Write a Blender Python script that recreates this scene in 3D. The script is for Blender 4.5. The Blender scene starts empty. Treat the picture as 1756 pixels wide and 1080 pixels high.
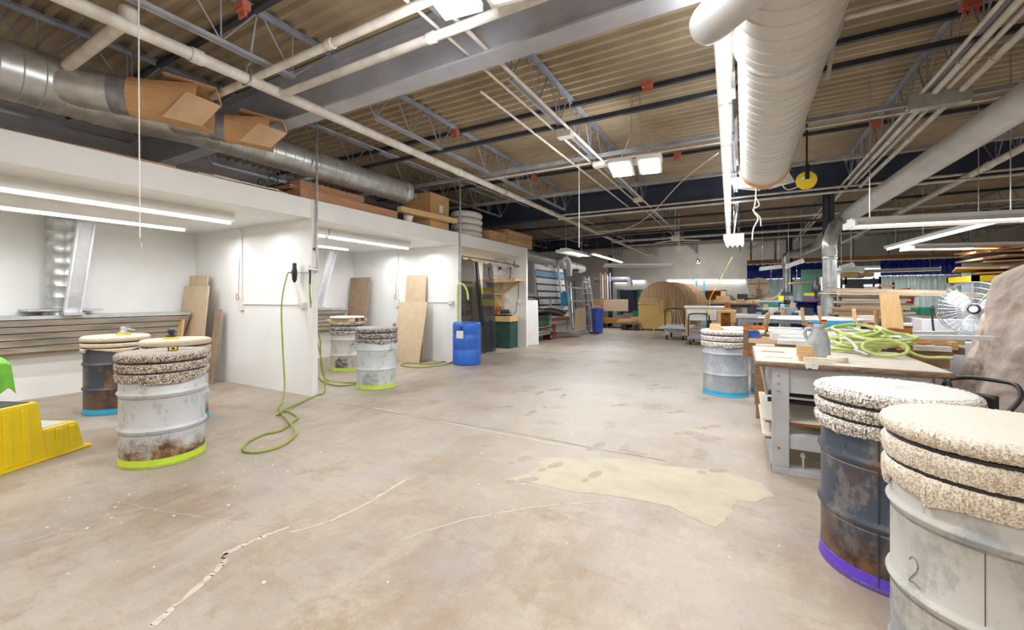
import bpy, bmesh, math, random
from mathutils import Vector, Matrix
PI = math.pi
rnd = random.Random(7)
C = bpy.context.scene.collection
S = bpy.context.scene
# ------------------------------------------------------------------ camera, world, exposure
CAM_H = 1.37
FPX, PX, PY = 720.0, 878.0, 510.0
YAW = math.atan(398 / 720.0)
cd = bpy.data.cameras.new('camera'); cam = bpy.data.objects.new('camera', cd); C.objects.link(cam)
cam.location = (0, 0, CAM_H); cam.rotation_euler = (PI / 2, 0, YAW)
cd.sensor_fit = 'HORIZONTAL'; cd.sensor_width = 36; cd.lens = 36 * FPX / 1756
cd.shift_x = 0; cd.shift_y = -(540 - PY) / 1756
cd.clip_start = 0.02; cd.clip_end = 100
S.camera = cam
w = bpy.data.worlds.new('world'); S.world = w; w.use_nodes = True
w.node_tree.nodes['Background'].inputs[0].default_value = (0.8, 0.9, 1, 1)
w.node_tree.nodes['Background'].inputs[1].default_value = 0.5
S.view_settings.view_transform = 'Standard'; S.view_settings.look = 'None'
S.view_settings.gamma = 1; S.view_settings.use_curve_mapping = False
S.view_settings.exposure = 0.0
WARM, COOL = (1.0, 0.93, 0.84), (0.93, 0.96, 1.0)
LG = 0.385
def lamp(loc, sx, sy, power, col=(1, 1, 1), rot=(0, 0, 0), name='lamp_light', parent=None, spread=PI):
    l = bpy.data.lights.new(name, 'AREA'); l.shape = 'RECTANGLE'; l.size = sx; l.size_y = sy
    l.energy = power * LG; l.color = col; l.spread = spread
    o = bpy.data.objects.new(name, l); C.objects.link(o); o.rotation_euler = rot
    o.location = Vector(loc) - (parent.location if parent else Vector((0, 0, 0)))
    if parent: o.parent = parent
    return o
# light of the room's own lamps plus added fills (most fixtures are built below)
def room_lights():
    lamp((-0.22, 6.0, 3.08), .25, 10, 330, COOL)                       # long run of strip lights
    lamp((-0.36, 13.2, 2.98), .2, 4, 120, COOL)
    for Y0, L in ((1.2, 4.6), (5.5, 2.9)):                              # finishing booths
        lamp((-5.9, Y0, 2.33), .12, L, 100 * L / 2.9, COOL)
        lamp((-7.0, Y0, 2.33), .12, L, 88 * L / 2.9, COOL)
    lamp((-7.0, 8.8, 2.42), .5, 1.2, 90, COOL)
    lamp((-1.22, 5.5, 2.95), .6, .6, 150, COOL); lamp((-1.4, 2.2, 3.2), .7, .7, 170, COOL)
    for x, y, p in FILL_LAMPS:  # fill lamps added out of view to brighten the room
        lamp((x, y, 3.1), 2.4, .3, p, COOL if y > 5 else (1, .97, .93))
        lamp((x, y, 3.21), 2.4, .3, p * (.55 if y < 5 else .3), COOL if y > 5 else (1, .97, .93), (PI, 0, 0))          # uplight added to the unseen fill fixtures to brighten the deck
    lamp((-.22, 6.0, 3.22), .2, 10, 150, COOL, (PI, 0, 0))  # uplight added over the strip run to brighten the deck
    for y in (.4, 4.2): lamp((-6.95, y, 3.62), .1, 2.2, 34, COOL)                  # unseen fill lamps added behind the booth duct to brighten the wall
    lamp((-1.5, 2.0, 3.12), .5, .5, 90, COOL, (0, 1.75, 0)); lamp((-1.4, 5.5, 2.98), .5, .5, 80, COOL, (0, 1.7, 0))  # sideways washes added to brighten the upper left wall, no fixtures of their own
FILL_LAMPS = ((3.4, -2.2, 300), (-1.6, -2.4, 300), (-5.2, -3.2, 170), (6.5, 2.2, 230),
                    (8, 8, 260), (8.5, 14, 230))
room_lights()

def P(px, py, x=None, y=None, z=None):
    """world point seen at a photograph pixel, on the plane x=, y= or z="""
    u, v = (px - PX) / FPX, (PY - py) / FPX
    c, s = math.cos(YAW), math.sin(YAW)
    d = Vector((u * c - s, u * s + c, v))
    if x is not None: t = x / d.x
    elif y is not None: t = y / d.y
    else: t = (z - CAM_H) / d.z
    return Vector((d.x * t, d.y * t, CAM_H + d.z * t))

# ------------------------------------------------------------------ materials
def _nt(name):
    m = bpy.data.materials.new(name); m.use_nodes = True
    nt = m.node_tree; return m, nt, nt.nodes['Principled BSDF']
def node(nt, t, **kw):
    n = nt.nodes.new(t)
    for k, v in kw.items():
        if k.startswith('i_'): n.inputs[k[2:].replace('_', ' ')].default_value = v
        else: setattr(n, k, v)
    return n
def c4(c): return (c[0], c[1], c[2], 1)
def srgb(r, g, b):
    f = lambda v: ((v / 255 + .055) / 1.055) ** 2.4 if v > 10 else v / 255 / 12.92
    return (f(r), f(g), f(b))
def ramp(nt, src, p0, p1, a=(0, 0, 0), b=(1, 1, 1)):
    r = node(nt, 'ShaderNodeValToRGB'); r.color_ramp.elements[0].position = p0; r.color_ramp.elements[1].position = p1
    r.color_ramp.elements[0].color = c4(a); r.color_ramp.elements[1].color = c4(b)
    nt.links.new(src, r.inputs[0]); return r.outputs[0]
def mix(nt, fac, a, b, mode='MIX'):
    n = node(nt, 'ShaderNodeMix', data_type='RGBA', blend_type=mode)
    for k, v in ((0, fac), (6, a), (7, b)):
        if isinstance(v, (int, float)): n.inputs[k].default_value = v
        elif isinstance(v, tuple): n.inputs[k].default_value = c4(v)
        else: nt.links.new(v, n.inputs[k])
    return n.outputs[2]
def noise(nt, co, scale, detail=4, rough=.55, stretch=None, out='Fac'):
    if stretch:
        mp = node(nt, 'ShaderNodeMapping'); mp.inputs['Scale'].default_value = stretch; nt.links.new(co, mp.inputs[0]); co = mp.outputs[0]
    n = node(nt, 'ShaderNodeTexNoise'); n.inputs['Scale'].default_value = scale; n.inputs['Detail'].default_value = detail
    n.inputs['Roughness'].default_value = rough; nt.links.new(co, n.inputs['Vector']); return n.outputs[out]
def bump(nt, b, h, strength=.3, dist=.01):
    n = node(nt, 'ShaderNodeBump'); n.inputs['Strength'].default_value = strength; n.inputs['Distance'].default_value = dist
    nt.links.new(h, n.inputs['Height']); nt.links.new(n.outputs[0], b.inputs['Normal'])
MATS = {}
def M(name, c, c2=None, scale=6, rough=.6, metal=0, bmp=0, bd=.005, stretch=None, detail=5, lo=.35, hi=.65, alpha=1, trans=0, emit=0, world=False):
    if name in MATS: return MATS[name]
    m, nt, b = _nt(name); MATS[name] = m
    tc = node(nt, 'ShaderNodeTexCoord'); co = tc.outputs['Object']
    if world:
        g = node(nt, 'ShaderNodeNewGeometry'); co = g.outputs['Position']
    b.inputs['Roughness'].default_value = rough; b.inputs['Metallic'].default_value = metal
    if c2 is None: c2 = tuple(v * .82 for v in c)
    f = noise(nt, co, scale, detail, .6, stretch)
    nt.links.new(ramp(nt, f, lo, hi, c2, c), b.inputs['Base Color'])
    if bmp: bump(nt, b, noise(nt, co, scale * 4, 3, .6, stretch), bmp, bd)
    if alpha < 1: b.inputs['Alpha'].default_value = alpha
    if trans: b.inputs['Transmission Weight'].default_value = trans
    if emit:
        b.inputs['Emission Color'].default_value = c4(c); b.inputs['Emission Strength'].default_value = emit
    return m
def wood(name, c, c2, axis=0, scale=5, rough=.6):
    st = [12, 12, 12]; st[axis] = 1
    return M(name, c, c2, scale, rough, bmp=.12, bd=.002, stretch=tuple(st), lo=.3, hi=.7)
def drum_mat(name, paint, under, amount=.5, streak=None, dust=(.62, .58, .52), rough=.5, low=None, extra=None):
    """painted steel drum: flaking paint, grime low down, dust on the hoops"""
    m, nt, b = _nt(name); tc = node(nt, 'ShaderNodeTexCoord'); co = tc.outputs['Object']
    base = ramp(nt, noise(nt, co, 3, 6, .6), .3, .7, tuple(v * .8 for v in paint), paint)
    f = ramp(nt, noise(nt, co, 7, 9, .72, (1, 1, .6)), .62 - .22 * amount, .68 - .2 * amount)
    col = mix(nt, f, base, under)
    if extra: col = mix(nt, ramp(nt, noise(nt, co, 2.2, 7, .65), .55, .62), col, extra)
    f3 = ramp(nt, noise(nt, co, 26, 5, .7, (1, 1, .25)), .62, .7)
    col = mix(nt, f3, col, tuple(v * .35 for v in paint))
    if low:
        sx = node(nt, 'ShaderNodeSeparateXYZ'); nt.links.new(co, sx.inputs[0])
        ad = node(nt, 'ShaderNodeMath', operation='MULTIPLY_ADD'); nt.links.new(noise(nt, co, 6, 8, .7), ad.inputs[0]); ad.inputs[1].default_value = .5
        nt.links.new(sx.outputs[2], ad.inputs[2])
        col = mix(nt, ramp(nt, ad.outputs[0], .37, .47, (1, 1, 1), (0, 0, 0)), col, mix(nt, ramp(nt, noise(nt, co, 14, 6, .7), .42, .58), low, tuple(v * .25 for v in low)))
    nt.links.new(col, b.inputs['Base Color']); b.inputs['Roughness'].default_value = rough; b.inputs['Metallic'].default_value = .1
    bump(nt, b, noise(nt, co, 30, 5, .6), .15, .004); return m
def carpet_mat(name, ca, cb, cc, scale=95):
    """looped pile: every loop its own cell colour"""
    m, nt, b = _nt(name); tc = node(nt, 'ShaderNodeTexCoord'); co = tc.outputs['Object']
    v = node(nt, 'ShaderNodeTexVoronoi'); v.inputs['Scale'].default_value = scale; nt.links.new(co, v.inputs['Vector'])
    r = node(nt, 'ShaderNodeValToRGB'); e = r.color_ramp.elements
    e[0].position = 0; e[0].color = c4(ca); e[1].position = 1; e[1].color = c4(cc)
    for p, c in ((.18, ca), (.34, cb), (.5, cb), (.62, cc)): k = e.new(p); k.color = c4(c)
    r.color_ramp.interpolation = 'CONSTANT'
    sp = node(nt, 'ShaderNodeSeparateColor'); nt.links.new(v.outputs['Color'], sp.inputs[0]); nt.links.new(sp.outputs[0], r.inputs[0])
    # settled dust lies on the upward faces of the pile
    g = node(nt, 'ShaderNodeNewGeometry'); sz = node(nt, 'ShaderNodeSeparateXYZ'); nt.links.new(g.outputs['Normal'], sz.inputs[0])
    col = mix(nt, ramp(nt, sz.outputs[2], .3, .95, (0, 0, 0), (.78, .78, .78)), r.outputs[0], tuple(min(1, v * 1.05) for v in cc))
    nt.links.new(col, b.inputs['Base Color']); b.inputs['Roughness'].default_value = .95
    bump(nt, b, v.outputs['Distance'], -.9, .012); return m

WHITE = M('booth_white_paint', (.83, .825, .80), (.78, .77, .74), 1.5, .5, world=True)
SIDING = M('grey_siding', (.62, .60, .62), (.50, .48, .51), 2, .6, world=True)
FARW = M('far_block_wall', (.74, .69, .61), (.62, .57, .49), 1.2, .8, world=True)
DECK = M('roof_deck', (.42, .335, .225), (.29, .22, .14), 1.1, .65, world=True)
STEEL = M('joist_grey_paint', (.36, .37, .41), (.24, .25, .29), 4, .55, .1)
BEAM = M('beam_grey_paint', (.46, .465, .50), (.35, .355, .40), 2, .5, .1, world=True)
DARKBEAM = M('beam_dark_blue', (.055, .075, .12), (.035, .045, .08), 2, .5, .1, world=True)
DARK = M('dark_steel', (.05, .055, .07), (.03, .03, .04), 5, .5, .2)
PIPE = M('white_pipe_paint', (.70, .66, .60), (.52, .47, .41), 5, .5)
COND = M('conduit_grey', (.55, .54, .53), (.36, .35, .35), 9, .4, .4)
GALV = M('galvanised_steel', (.62, .64, .64), (.42, .42, .40), 5, .36, .65, bmp=.1)
DUCTW = M('painted_white_duct', (.60, .58, .54), (.50, .47, .42), 2.5, .45)
DUCTR = M('painted_grey_duct', (.56, .55, .54), (.46, .44, .41), 3, .45, .1)
TAPE = M('duct_tape', (.30, .30, .33), (.20, .20, .23), 14, .35, .4, bmp=.3)
CARD = M('cardboard', (.56, .33, .15), (.48, .27, .12), 4, .8)
CARDL = M('cardboard_pale', (.66, .44, .26), (.56, .36, .20), 4, .8)
FIX = M('fixture_white_enamel', (.80, .80, .77), (.74, .73, .70), 6, .35)
TUBE = M('fluorescent_tube', (1, 1, 1), (1, 1, 1), 1, .3, emit=6)
LED = M('led_panel', (1, 1, 1), (1, 1, 1), 1, .3, emit=10)
MDF = M('mdf_board', (.60, .46, .31), (.53, .40, .26), 6, .7)
BROWNB = M('brown_board', (.36, .25, .16), (.28, .19, .12), 5, .7)
PINE = wood('pine', (.70, .48, .24), (.56, .35, .15), 0)
PINEY = wood('pine_y', (.70, .48, .24), (.56, .35, .15), 1)
PINEZ = wood('pine_z', (.70, .48, .24), (.56, .35, .15), 2)
CEDAR = wood('cedar_y', (.50, .27, .14), (.36, .17, .08), 1)
PLANKZ = wood('reel_plank', (.52, .35, .20), (.38, .23, .12), 2, 4)
PLY = wood('plywood_white', (.74, .68, .58), (.66, .59, .49), 0, 3)
PLYY = wood('plywood_yellow', (.72, .50, .17), (.62, .40, .11), 2, 3)
ORW = wood('orange_wood', (.52, .22, .05), (.38, .14, .03), 0)
WPLANK = M('white_plank', (.80, .79, .77), (.74, .72, .68), 5, .4)
BLACK = M('black_plastic', (.025, .025, .028), (.018, .018, .02), 8, .4)
RUBBER = M('black_rubber', (.03, .03, .03), (.02, .02, .02), 8, .7)
STEELB = M('bright_steel', (.62, .63, .65), (.48, .48, .50), 10, .3, .8)
ALU = M('aluminium', (.70, .72, .75), (.60, .62, .66), 10, .32, .5)
YEL = M('yellow_plastic', (.86, .66, .01), (.78, .56, .01), 2.5, .38)
YELB = M('yellow_bin', (.82, .66, .03), (.74, .58, .03), 4, .4)
BLUEP = M('blue_plastic', (.03, .16, .62), (.025, .11, .48), 3, .35)
BLUEBIN = M('blue_bin_plastic', (.06, .13, .60), (.05, .10, .5), 3, .4)
BLUECAB = M('blue_cabinet_paint', (.015, .05, .28), (.01, .03, .2), 5, .45)
BLUEV = M('blue_vinyl', (.012, .03, .36), (.008, .02, .26), 6, .3)
CYAN = M('cyan_paint', (.05, .42, .70), (.04, .36, .6), 6, .5)
LIME = M('lime_tape', (.55, .72, .05), (.46, .62, .04), 8, .5)
CYTAPE = M('cyan_tape', (.03, .42, .66), (.02, .36, .58), 8, .5)
PURT = M('purple_tape', (.13, .06, .62), (.10, .045, .5), 8, .4)
GREEN = M('machine_green', (.03, .20, .13), (.02, .13, .09), 5, .45)
GREENC = M('cabinet_green', (.03, .085, .07), (.02, .055, .05), 4, .5)
GREENL = M('cart_green', (.22, .38, .33), (.16, .28, .24), 6, .5)
GBOARD = M('green_board', (.13, .32, .22), (.11, .27, .19), 3, .6)
ORANGE = M('orange_paint', (.56, .17, .025), (.36, .11, .02), 9, .45)
RED = M('red_paint', (.55, .05, .02), (.42, .035, .02), 9, .5)
REDF = M('faded_red', (.60, .17, .10), (.48, .12, .07), 20, .6)
DKRED = M('dull_dark_red', (.26, .04, .035), (.18, .03, .03), 9, .6)
HOSE = M('lime_hose', (.31, .37, .055), (.25, .30, .04), 20, .45)
HOSEB = M('bright_hose', (.58, .68, .24), (.48, .58, .15), 12, .4)
GREYP = M('bench_grey_paint', (.50, .51, .52), (.40, .40, .41), 4, .5, .05)
LGREY = M('light_grey', (.68, .69, .72), (.60, .60, .62), 4, .5)
CLEARV = M('clear_vinyl', (.78, .88, .84), (.56, .70, .65), 9, .3, alpha=.8, stretch=(1, 1, .12), lo=.25, hi=.75)
GREENCL = M('green_cloth', (.20, .55, .06), (.14, .42, .04), 9, .8)
TARP = M('canvas_tarp', (.52, .43, .36), (.38, .30, .25), 2.2, .85, bmp=.6, bd=.03)
WROPE = M('white_cord', (.75, .73, .68), (.65, .62, .56), 30, .8)
CREAM = M('cream_plastic', (.78, .74, .66), (.72, .67, .58), 10, .5)
NETM = M('black_netting', (.02, .025, .03), (.015, .018, .02), 6, .8, alpha=.8)
COIL = M('ribbed_white_hose', (.72, .70, .66), (.62, .60, .56), 12, .5)
BROWNC = M('brown_machine_cover', (.22, .14, .09), (.16, .1, .06), 5, .6)
GLASSY = M('frosted_cover', (.75, .80, .85), (.70, .75, .8), 5, .3)
BRASS = M('copper_wire', (.55, .25, .12), (.4, .17, .08), 10, .4, .6)

# ------------------------------------------------------------------ mesh building
class MB:
    def __init__(s): s.v = []; s.f = []
    def add(s, vs, fs):
        n = len(s.v); s.v += [tuple(v) for v in vs]; s.f += [tuple(i + n for i in f) for f in fs]; return s
    def box(s, x0, x1, y0, y1, z0, z1):
        x0, x1 = sorted((x0, x1)); y0, y1 = sorted((y0, y1)); z0, z1 = sorted((z0, z1))
        return s.add([(x0, y0, z0), (x1, y0, z0), (x1, y1, z0), (x0, y1, z0), (x0, y0, z1), (x1, y0, z1), (x1, y1, z1), (x0, y1, z1)],
                     [(0, 3, 2, 1), (4, 5, 6, 7), (0, 1, 5, 4), (1, 2, 6, 5), (2, 3, 7, 6), (3, 0, 4, 7)])
    def rbox(s, c, size, m, bev=0):
        """box centred at c with rotation matrix m, optionally chamfered in plan"""
        hx, hy, hz = (a / 2 for a in size); c = Vector(c)
        if bev:
            b = min(bev, hx * .9, hy * .9)
            pl = [(hx, -hy + b), (hx, hy - b), (hx - b, hy), (-hx + b, hy), (-hx, hy - b), (-hx, -hy + b), (-hx + b, -hy), (hx - b, -hy)]
        else: pl = [(-hx, -hy), (hx, -hy), (hx, hy), (-hx, hy)]
        n = len(pl); vs = [c + m @ Vector((x, y, z)) for z in (-hz, hz) for x, y in pl]
        fs = [tuple(range(n))[::-1], tuple(range(n, 2 * n))] + [(i, (i + 1) % n, (i + 1) % n + n, i + n) for i in range(n)]
        return s.add(vs, fs)
    def bar(s, p, q, wd, ht, up=(0, 0, 1)):
        p, q = Vector(p), Vector(q); d = q - p; L = d.length; d.normalize(); u = Vector(up)
        if abs(d.dot(u)) > .98: u = Vector((0, 1, 0)) if abs(d.y) < .9 else Vector((1, 0, 0))
        sd = d.cross(u).normalized(); u = sd.cross(d)
        m = Matrix((d, sd, u)).transposed()
        return s.rbox((p + q) / 2, (L, wd, ht), m)
    def lathe(s, prof, n=32, m=None, o=(0, 0, 0), cap=True):
        """prof: (r, z) list around local z; m orients it"""
        m = m or Matrix.Identity(3); o = Vector(o); vs = []; fs = []
        for r, z in prof:
            for k in range(n): a = 2 * PI * k / n; vs.append(o + m @ Vector((r * math.cos(a), r * math.sin(a), z)))
        for i in range(len(prof) - 1):
            for k in range(n): a = i * n + k; b = i * n + (k + 1) % n; fs.append((a, b, b + n, a + n))
        if cap:
            if prof[0][0] > 1e-4: fs.append(tuple(range(n))[::-1])
            if prof[-1][0] > 1e-4: fs.append(tuple(range((len(prof) - 1) * n, len(prof) * n)))
        return s.add(vs, fs)
    def cyl(s, p, q, r, n=16, r2=None):
        p, q = Vector(p), Vector(q); return s.lathe([(r, 0), (r if r2 is None else r2, (q - p).length)], n, frame(q - p), p)
    def tube(s, pts, r, n=8, closed=False, caps=True):
        pts = [Vector(p) for p in pts]; N = len(pts); vs = []; fs = []; u = None
        for i, p in enumerate(pts):
            if closed: d = pts[(i + 1) % N] - pts[i - 1]
            else: d = pts[min(i + 1, N - 1)] - pts[max(i - 1, 0)]
            if d.length < 1e-7: d = Vector((0, 0, 1))
            d.normalize()
            if u is None: u = Vector((0, 0, 1)) if abs(d.z) < .9 else Vector((1, 0, 0))
            u = (u - d * u.dot(d))
            if u.length < 1e-4: u = d.orthogonal()
            u.normalize(); sd = d.cross(u); rr = r[i] if isinstance(r, (list, tuple)) else r
            for k in range(n): a = 2 * PI * k / n; vs.append(p + u * math.cos(a) * rr + sd * math.sin(a) * rr)
        for i in range(N if closed else N - 1):
            j = (i + 1) % N
            for k in range(n): fs.append((i * n + k, i * n + (k + 1) % n, j * n + (k + 1) % n, j * n + k))
        if not closed and caps: fs += [tuple(range(n))[::-1], tuple(range((N - 1) * n, N * n))]
        return s.add(vs, fs)
    def prism(s, poly, h0, h1, m=None, o=(0, 0, 0)):
        """poly in local xy, extruded local z h0..h1"""
        m = m or Matrix.Identity(3); o = Vector(o); n = len(poly)
        vs = [o + m @ Vector((x, y, z)) for z in (h0, h1) for x, y in poly]
        return s.add(vs, [tuple(range(n))[::-1], tuple(range(n, 2 * n))] + [(i, (i + 1) % n, (i + 1) % n + n, i + n) for i in range(n)])
    def grid(s, fn, nu, nv, thick=None):
        vs = [fn(i / nu, j / nv) for j in range(nv + 1) for i in range(nu + 1)]; W = nu + 1
        s.add(vs, [(j * W + i, j * W + i + 1, (j + 1) * W + i + 1, (j + 1) * W + i) for j in range(nv) for i in range(nu)]); return s
    def build(s, name, mat, parent=None, smooth=False, solid=0, world=True, bevel=0):
        """world=True: coordinates are world ones and are moved into the parent's (unrotated) frame; else already local"""
        me = bpy.data.meshes.new(name); vs = s.v
        o = bpy.data.objects.new(name, me); C.objects.link(o)
        if parent is not None:
            o.parent = parent
            if world:
                l = wloc(parent); vs = [(a - l.x, b - l.y, c - l.z) for a, b, c in vs]
        elif world:
            xs, ys, zs = zip(*vs); l = Vector(((min(xs) + max(xs)) / 2, (min(ys) + max(ys)) / 2, min(zs)))
            vs = [(a - l.x, b - l.y, c - l.z) for a, b, c in vs]; o.location = l
        me.from_pydata(vs, [], s.f)
        bm = bmesh.new(); bm.from_mesh(me); bmesh.ops.recalc_face_normals(bm, faces=bm.faces[:]); bm.to_mesh(me); bm.free()
        me.materials.append(mat)
        if smooth:
            for p in me.polygons: p.use_smooth = True
            try: me.set_sharp_from_angle(angle=math.radians(40))
            except Exception: pass
        if solid:
            md = o.modifiers.new('thickness', 'SOLIDIFY'); md.thickness = solid; md.offset = 0
        if bevel:
            md = o.modifiers.new('soft_edge', 'BEVEL'); md.width = bevel; md.segments = 2; md.limit_method = 'ANGLE'
        return o
def wloc(o):
    l = Vector(o.location)
    while o.parent: o = o.parent; l += Vector(o.location)
    return l
def frame(d):
    d = Vector(d).normalized(); u = Vector((0, 0, 1)) if abs(d.z) < .95 else Vector((1, 0, 0))
    x = u.cross(d).normalized(); y = d.cross(x); return Matrix((x, y, d)).transposed()
def RZ(a): return Matrix.Rotation(a, 3, 'Z')
def smooth_path(pts, k=6, closed=False):
    pts = [Vector(p) for p in pts]; out = []; N = len(pts)
    for i in range(N if closed else N - 1):
        if closed: a, b, c, d = pts[i - 1], pts[i], pts[(i + 1) % N], pts[(i + 2) % N]
        else: a, b, c, d = pts[max(i - 1, 0)], pts[i], pts[i + 1], pts[min(i + 2, N - 1)]
        for j in range(k):
            t = j / k
            out.append(.5 * ((2 * b) + (c - a) * t + (2 * a - 5 * b + 4 * c - d) * t * t + (3 * b - a - 3 * c + d) * t ** 3))
    if not closed: out.append(pts[-1])
    return out
def T(name, label, cat, loc=(0, 0, 0), rz=0, group=None):
    o = bpy.data.objects.new(name, None); C.objects.link(o); o.location = loc; o.rotation_euler = (0, 0, rz); o.empty_display_size = .1
    o['label'] = label; o['category'] = cat
    if group: o['group'] = group
    return o
def tag(o, label, cat, group=None, kind=None):
    o['label'] = label; o['category'] = cat
    if group: o['group'] = group
    if kind: o['kind'] = kind
    return o
def struct(mb, name, mat, parent=None, **kw):
    o = mb.build(name, mat, parent, **kw)
    if parent is None: o['kind'] = 'structure'
    return o
def dup(root, loc, rz=None, label=None, group=None):
    r = root.copy(); C.objects.link(r); r.location = loc
    if rz is not None: r.rotation_euler = (0, 0, rz)
    if label: r['label'] = label
    if group: r['group'] = group
    def cp(a, b):
        for ch in a.children:
            c = ch.copy(); C.objects.link(c); c.parent = b; cp(ch, c)
    cp(root, r); return r
def one(mb, name, mat, label, cat, group=None, **kw): return tag(mb.build(name, mat, None, **kw), label, cat, group)
# ================================================================== SETTING
def floor_material():
    m, nt, b = _nt('concrete_floor'); g = node(nt, 'ShaderNodeNewGeometry'); co = g.outputs['Position']
    warm = (.31, .225, .155); pale = (.43, .365, .285); grey = (.37, .335, .305)
    col = mix(nt, ramp(nt, noise(nt, co, .8, 9, .68), .40, .60), warm, pale)
    col = mix(nt, ramp(nt, noise(nt, co, 1.7, 9, .7, (1, .55, 1)), .46, .7), col, grey)
    # brushed swirls of fine dust
    n1 = noise(nt, co, 1.1, 3, .5); sc = node(nt, 'ShaderNodeVectorMath', operation='SCALE'); sc.inputs['Scale'].default_value = .55
    nv = noise(nt, co, .8, 2, .5, out='Color'); nt.links.new(nv, sc.inputs[0])
    ad = node(nt, 'ShaderNodeVectorMath', operation='ADD'); nt.links.new(co, ad.inputs[0]); nt.links.new(sc.outputs[0], ad.inputs[1])
    sw = ramp(nt, noise(nt, ad.outputs[0], 4, 9, .75, (1, .15, 1)), .46, .70, (0, 0, 0), (.6, .6, .6))
    col = mix(nt, sw, col, (.46, .40, .315))
    sw2 = ramp(nt, noise(nt, ad.outputs[0], 9, 8, .8, (.2, 1, 1)), .50, .72, (0, 0, 0), (.55, .55, .55)); col = mix(nt, sw2, col, (.27, .19, .12))
    def blob(cx, cy, rx, ry, rot, soft=.25, k=.55):
        mp = node(nt, 'ShaderNodeMapping', vector_type='TEXTURE'); mp.inputs['Location'].default_value = (cx, cy, 0)
        mp.inputs['Rotation'].default_value = (0, 0, rot); mp.inputs['Scale'].default_value = (rx, ry, 1); nt.links.new(co, mp.inputs[0])
        ln = node(nt, 'ShaderNodeVectorMath', operation='LENGTH'); nt.links.new(mp.outputs[0], ln.inputs[0])
        h = node(nt, 'ShaderNodeMath', operation='MULTIPLY'); nt.links.new(ln.outputs['Value'], h.inputs[0]); h.inputs[1].default_value = .4
        a = node(nt, 'ShaderNodeMath', operation='MULTIPLY_ADD'); nt.links.new(noise(nt, co, 3.2, 8, .7), a.inputs[0]); a.inputs[1].default_value = k * .8
        nt.links.new(h.outputs[0], a.inputs[2])
        return ramp(nt, a.outputs[0], max(.02, .4 * (1 + k - soft)), .4 * (1 + k + soft * .2), (1, 1, 1), (0, 0, 0))
    def lay(mask, c, amt, col):
        mm = node(nt, 'ShaderNodeMath', operation='MULTIPLY'); nt.links.new(mask, mm.inputs[0]); mm.inputs[1].default_value = amt
        return mix(nt, mm.outputs[0], col, c)
    col = lay(blob(-1.8, 8.0, 2.6, 5.5, .1, .6), (.50, .47, .42), .75, col)
    col = lay(blob(-3.3, 1.55, .4, .2, .5, .5), (.26, .19, .12), .4, col)        # old dark stains
    col = lay(blob(-2.1, 2.55, .26, .14, .2, .5), (.27, .27, .27), .35, col)
    col = lay(blob(-.2, 2.2, .5, .4, .2, .5), (.40, .33, .27), .5, col)
    fl_ = ramp(nt, noise(nt, co, 38, 8, .75), .56, .66); col = lay(fl_, (.25, .17, .10), .45, col)
    fm = ramp(nt, noise(nt, co, 2.6, 10, .8), .5, .62); col = lay(fm, (.52, .46, .38), .4, col)
    fg = ramp(nt, noise(nt, co, 1.5, 10, .75), .56, .63); col = lay(fg, (.27, .185, .105), .5, col)
    spk = node(nt, 'ShaderNodeTexVoronoi', i_Scale=7.0); nt.links.new(ad.outputs[0], spk.inputs['Vector'])
    s2 = ramp(nt, spk.outputs['Distance'], .014, .024, (1, 1, 1), (0, 0, 0)); col = lay(s2, (.72, .68, .62), .55, col)
    nt.links.new(col, b.inputs['Base Color'])
    r = ramp(nt, noise(nt, co, 1.3, 6, .6), .3, .7, (.34,) * 3, (.62,) * 3); nt.links.new(r, b.inputs['Roughness'])
    bump(nt, b, noise(nt, co, 22, 8, .65), .12, .004); return m
FLOOR = floor_material()
X0, X1, Y0, Y1, ZD = -8.5, 13.0, -5.0, 22.5, 3.95
mb = MB(); mb.add([(X0, Y0, 0), (X1, Y0, 0), (X1, Y1, 0), (X0, Y1, 0)], [(0, 1, 2, 3)]); mb.box(X0, X1, Y0, Y1, -.12, -.002)
floor = struct(mb, 'floor', FLOOR)
CRACK = M('crack_filler', (.64, .58, .49), (.54, .47, .38), 14, .8)
JOINT = M('saw_joint_dirt', (.30, .26, .22), (.20, .17, .15), 9, .9)
def strip(pts, wds, name, mat, h=.0012):
    m = MB(); n = len(pts)
    for i in range(n - 1):
        a, b = Vector(pts[i]), Vector(pts[i + 1]); d = (b - a).normalized(); s = Vector((-d.y, d.x, 0))
        w0, w1 = wds[i] / 2, wds[i + 1] / 2
        m.add([a - s * w0, a + s * w0, b + s * w1, b - s * w1], [(0, 1, 2, 3)])
    m.v = [(x, y, h) for x, y, z in m.v]; return struct(m, name, mat, floor)
def crack(px, wpx, mat=CRACK, seed=1):
    r = random.Random(seed); pts = smooth_path([P(a, b, z=0) for a, b in px], 7)
    pts = [p + Vector((r.uniform(-.008, .008), r.uniform(-.008, .008), 0)) for p in pts]
    strip(pts, [wpx * r.uniform(.4, 1.25) for _ in pts], 'floor_crack', mat)
crack([(255, 1078), (335, 1010), (385, 965), (385, 950), (440, 925), (497, 903)], .032)
crack([(497, 913), (560, 895), (620, 868), (650, 850), (700, 820)], .02, seed=2)
crack([(690, 925), (780, 895), (900, 872), (1040, 858)], .008, seed=3)
crack([(570, 690), (700, 712), (870, 740), (1000, 765), (1143, 790)], .016, JOINT, 4)
crack([(640, 699), (860, 743), (1010, 772)], .02, CRACK, 5)
crack([(0, 945), (60, 925), (130, 905)], .008, seed=6)
crack([(480, 905), (300, 880), (200, 860)], .004, seed=8)
DUSTP = M('sanding_dust', (.53, .465, .35), (.44, .375, .28), 4, .95)
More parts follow.
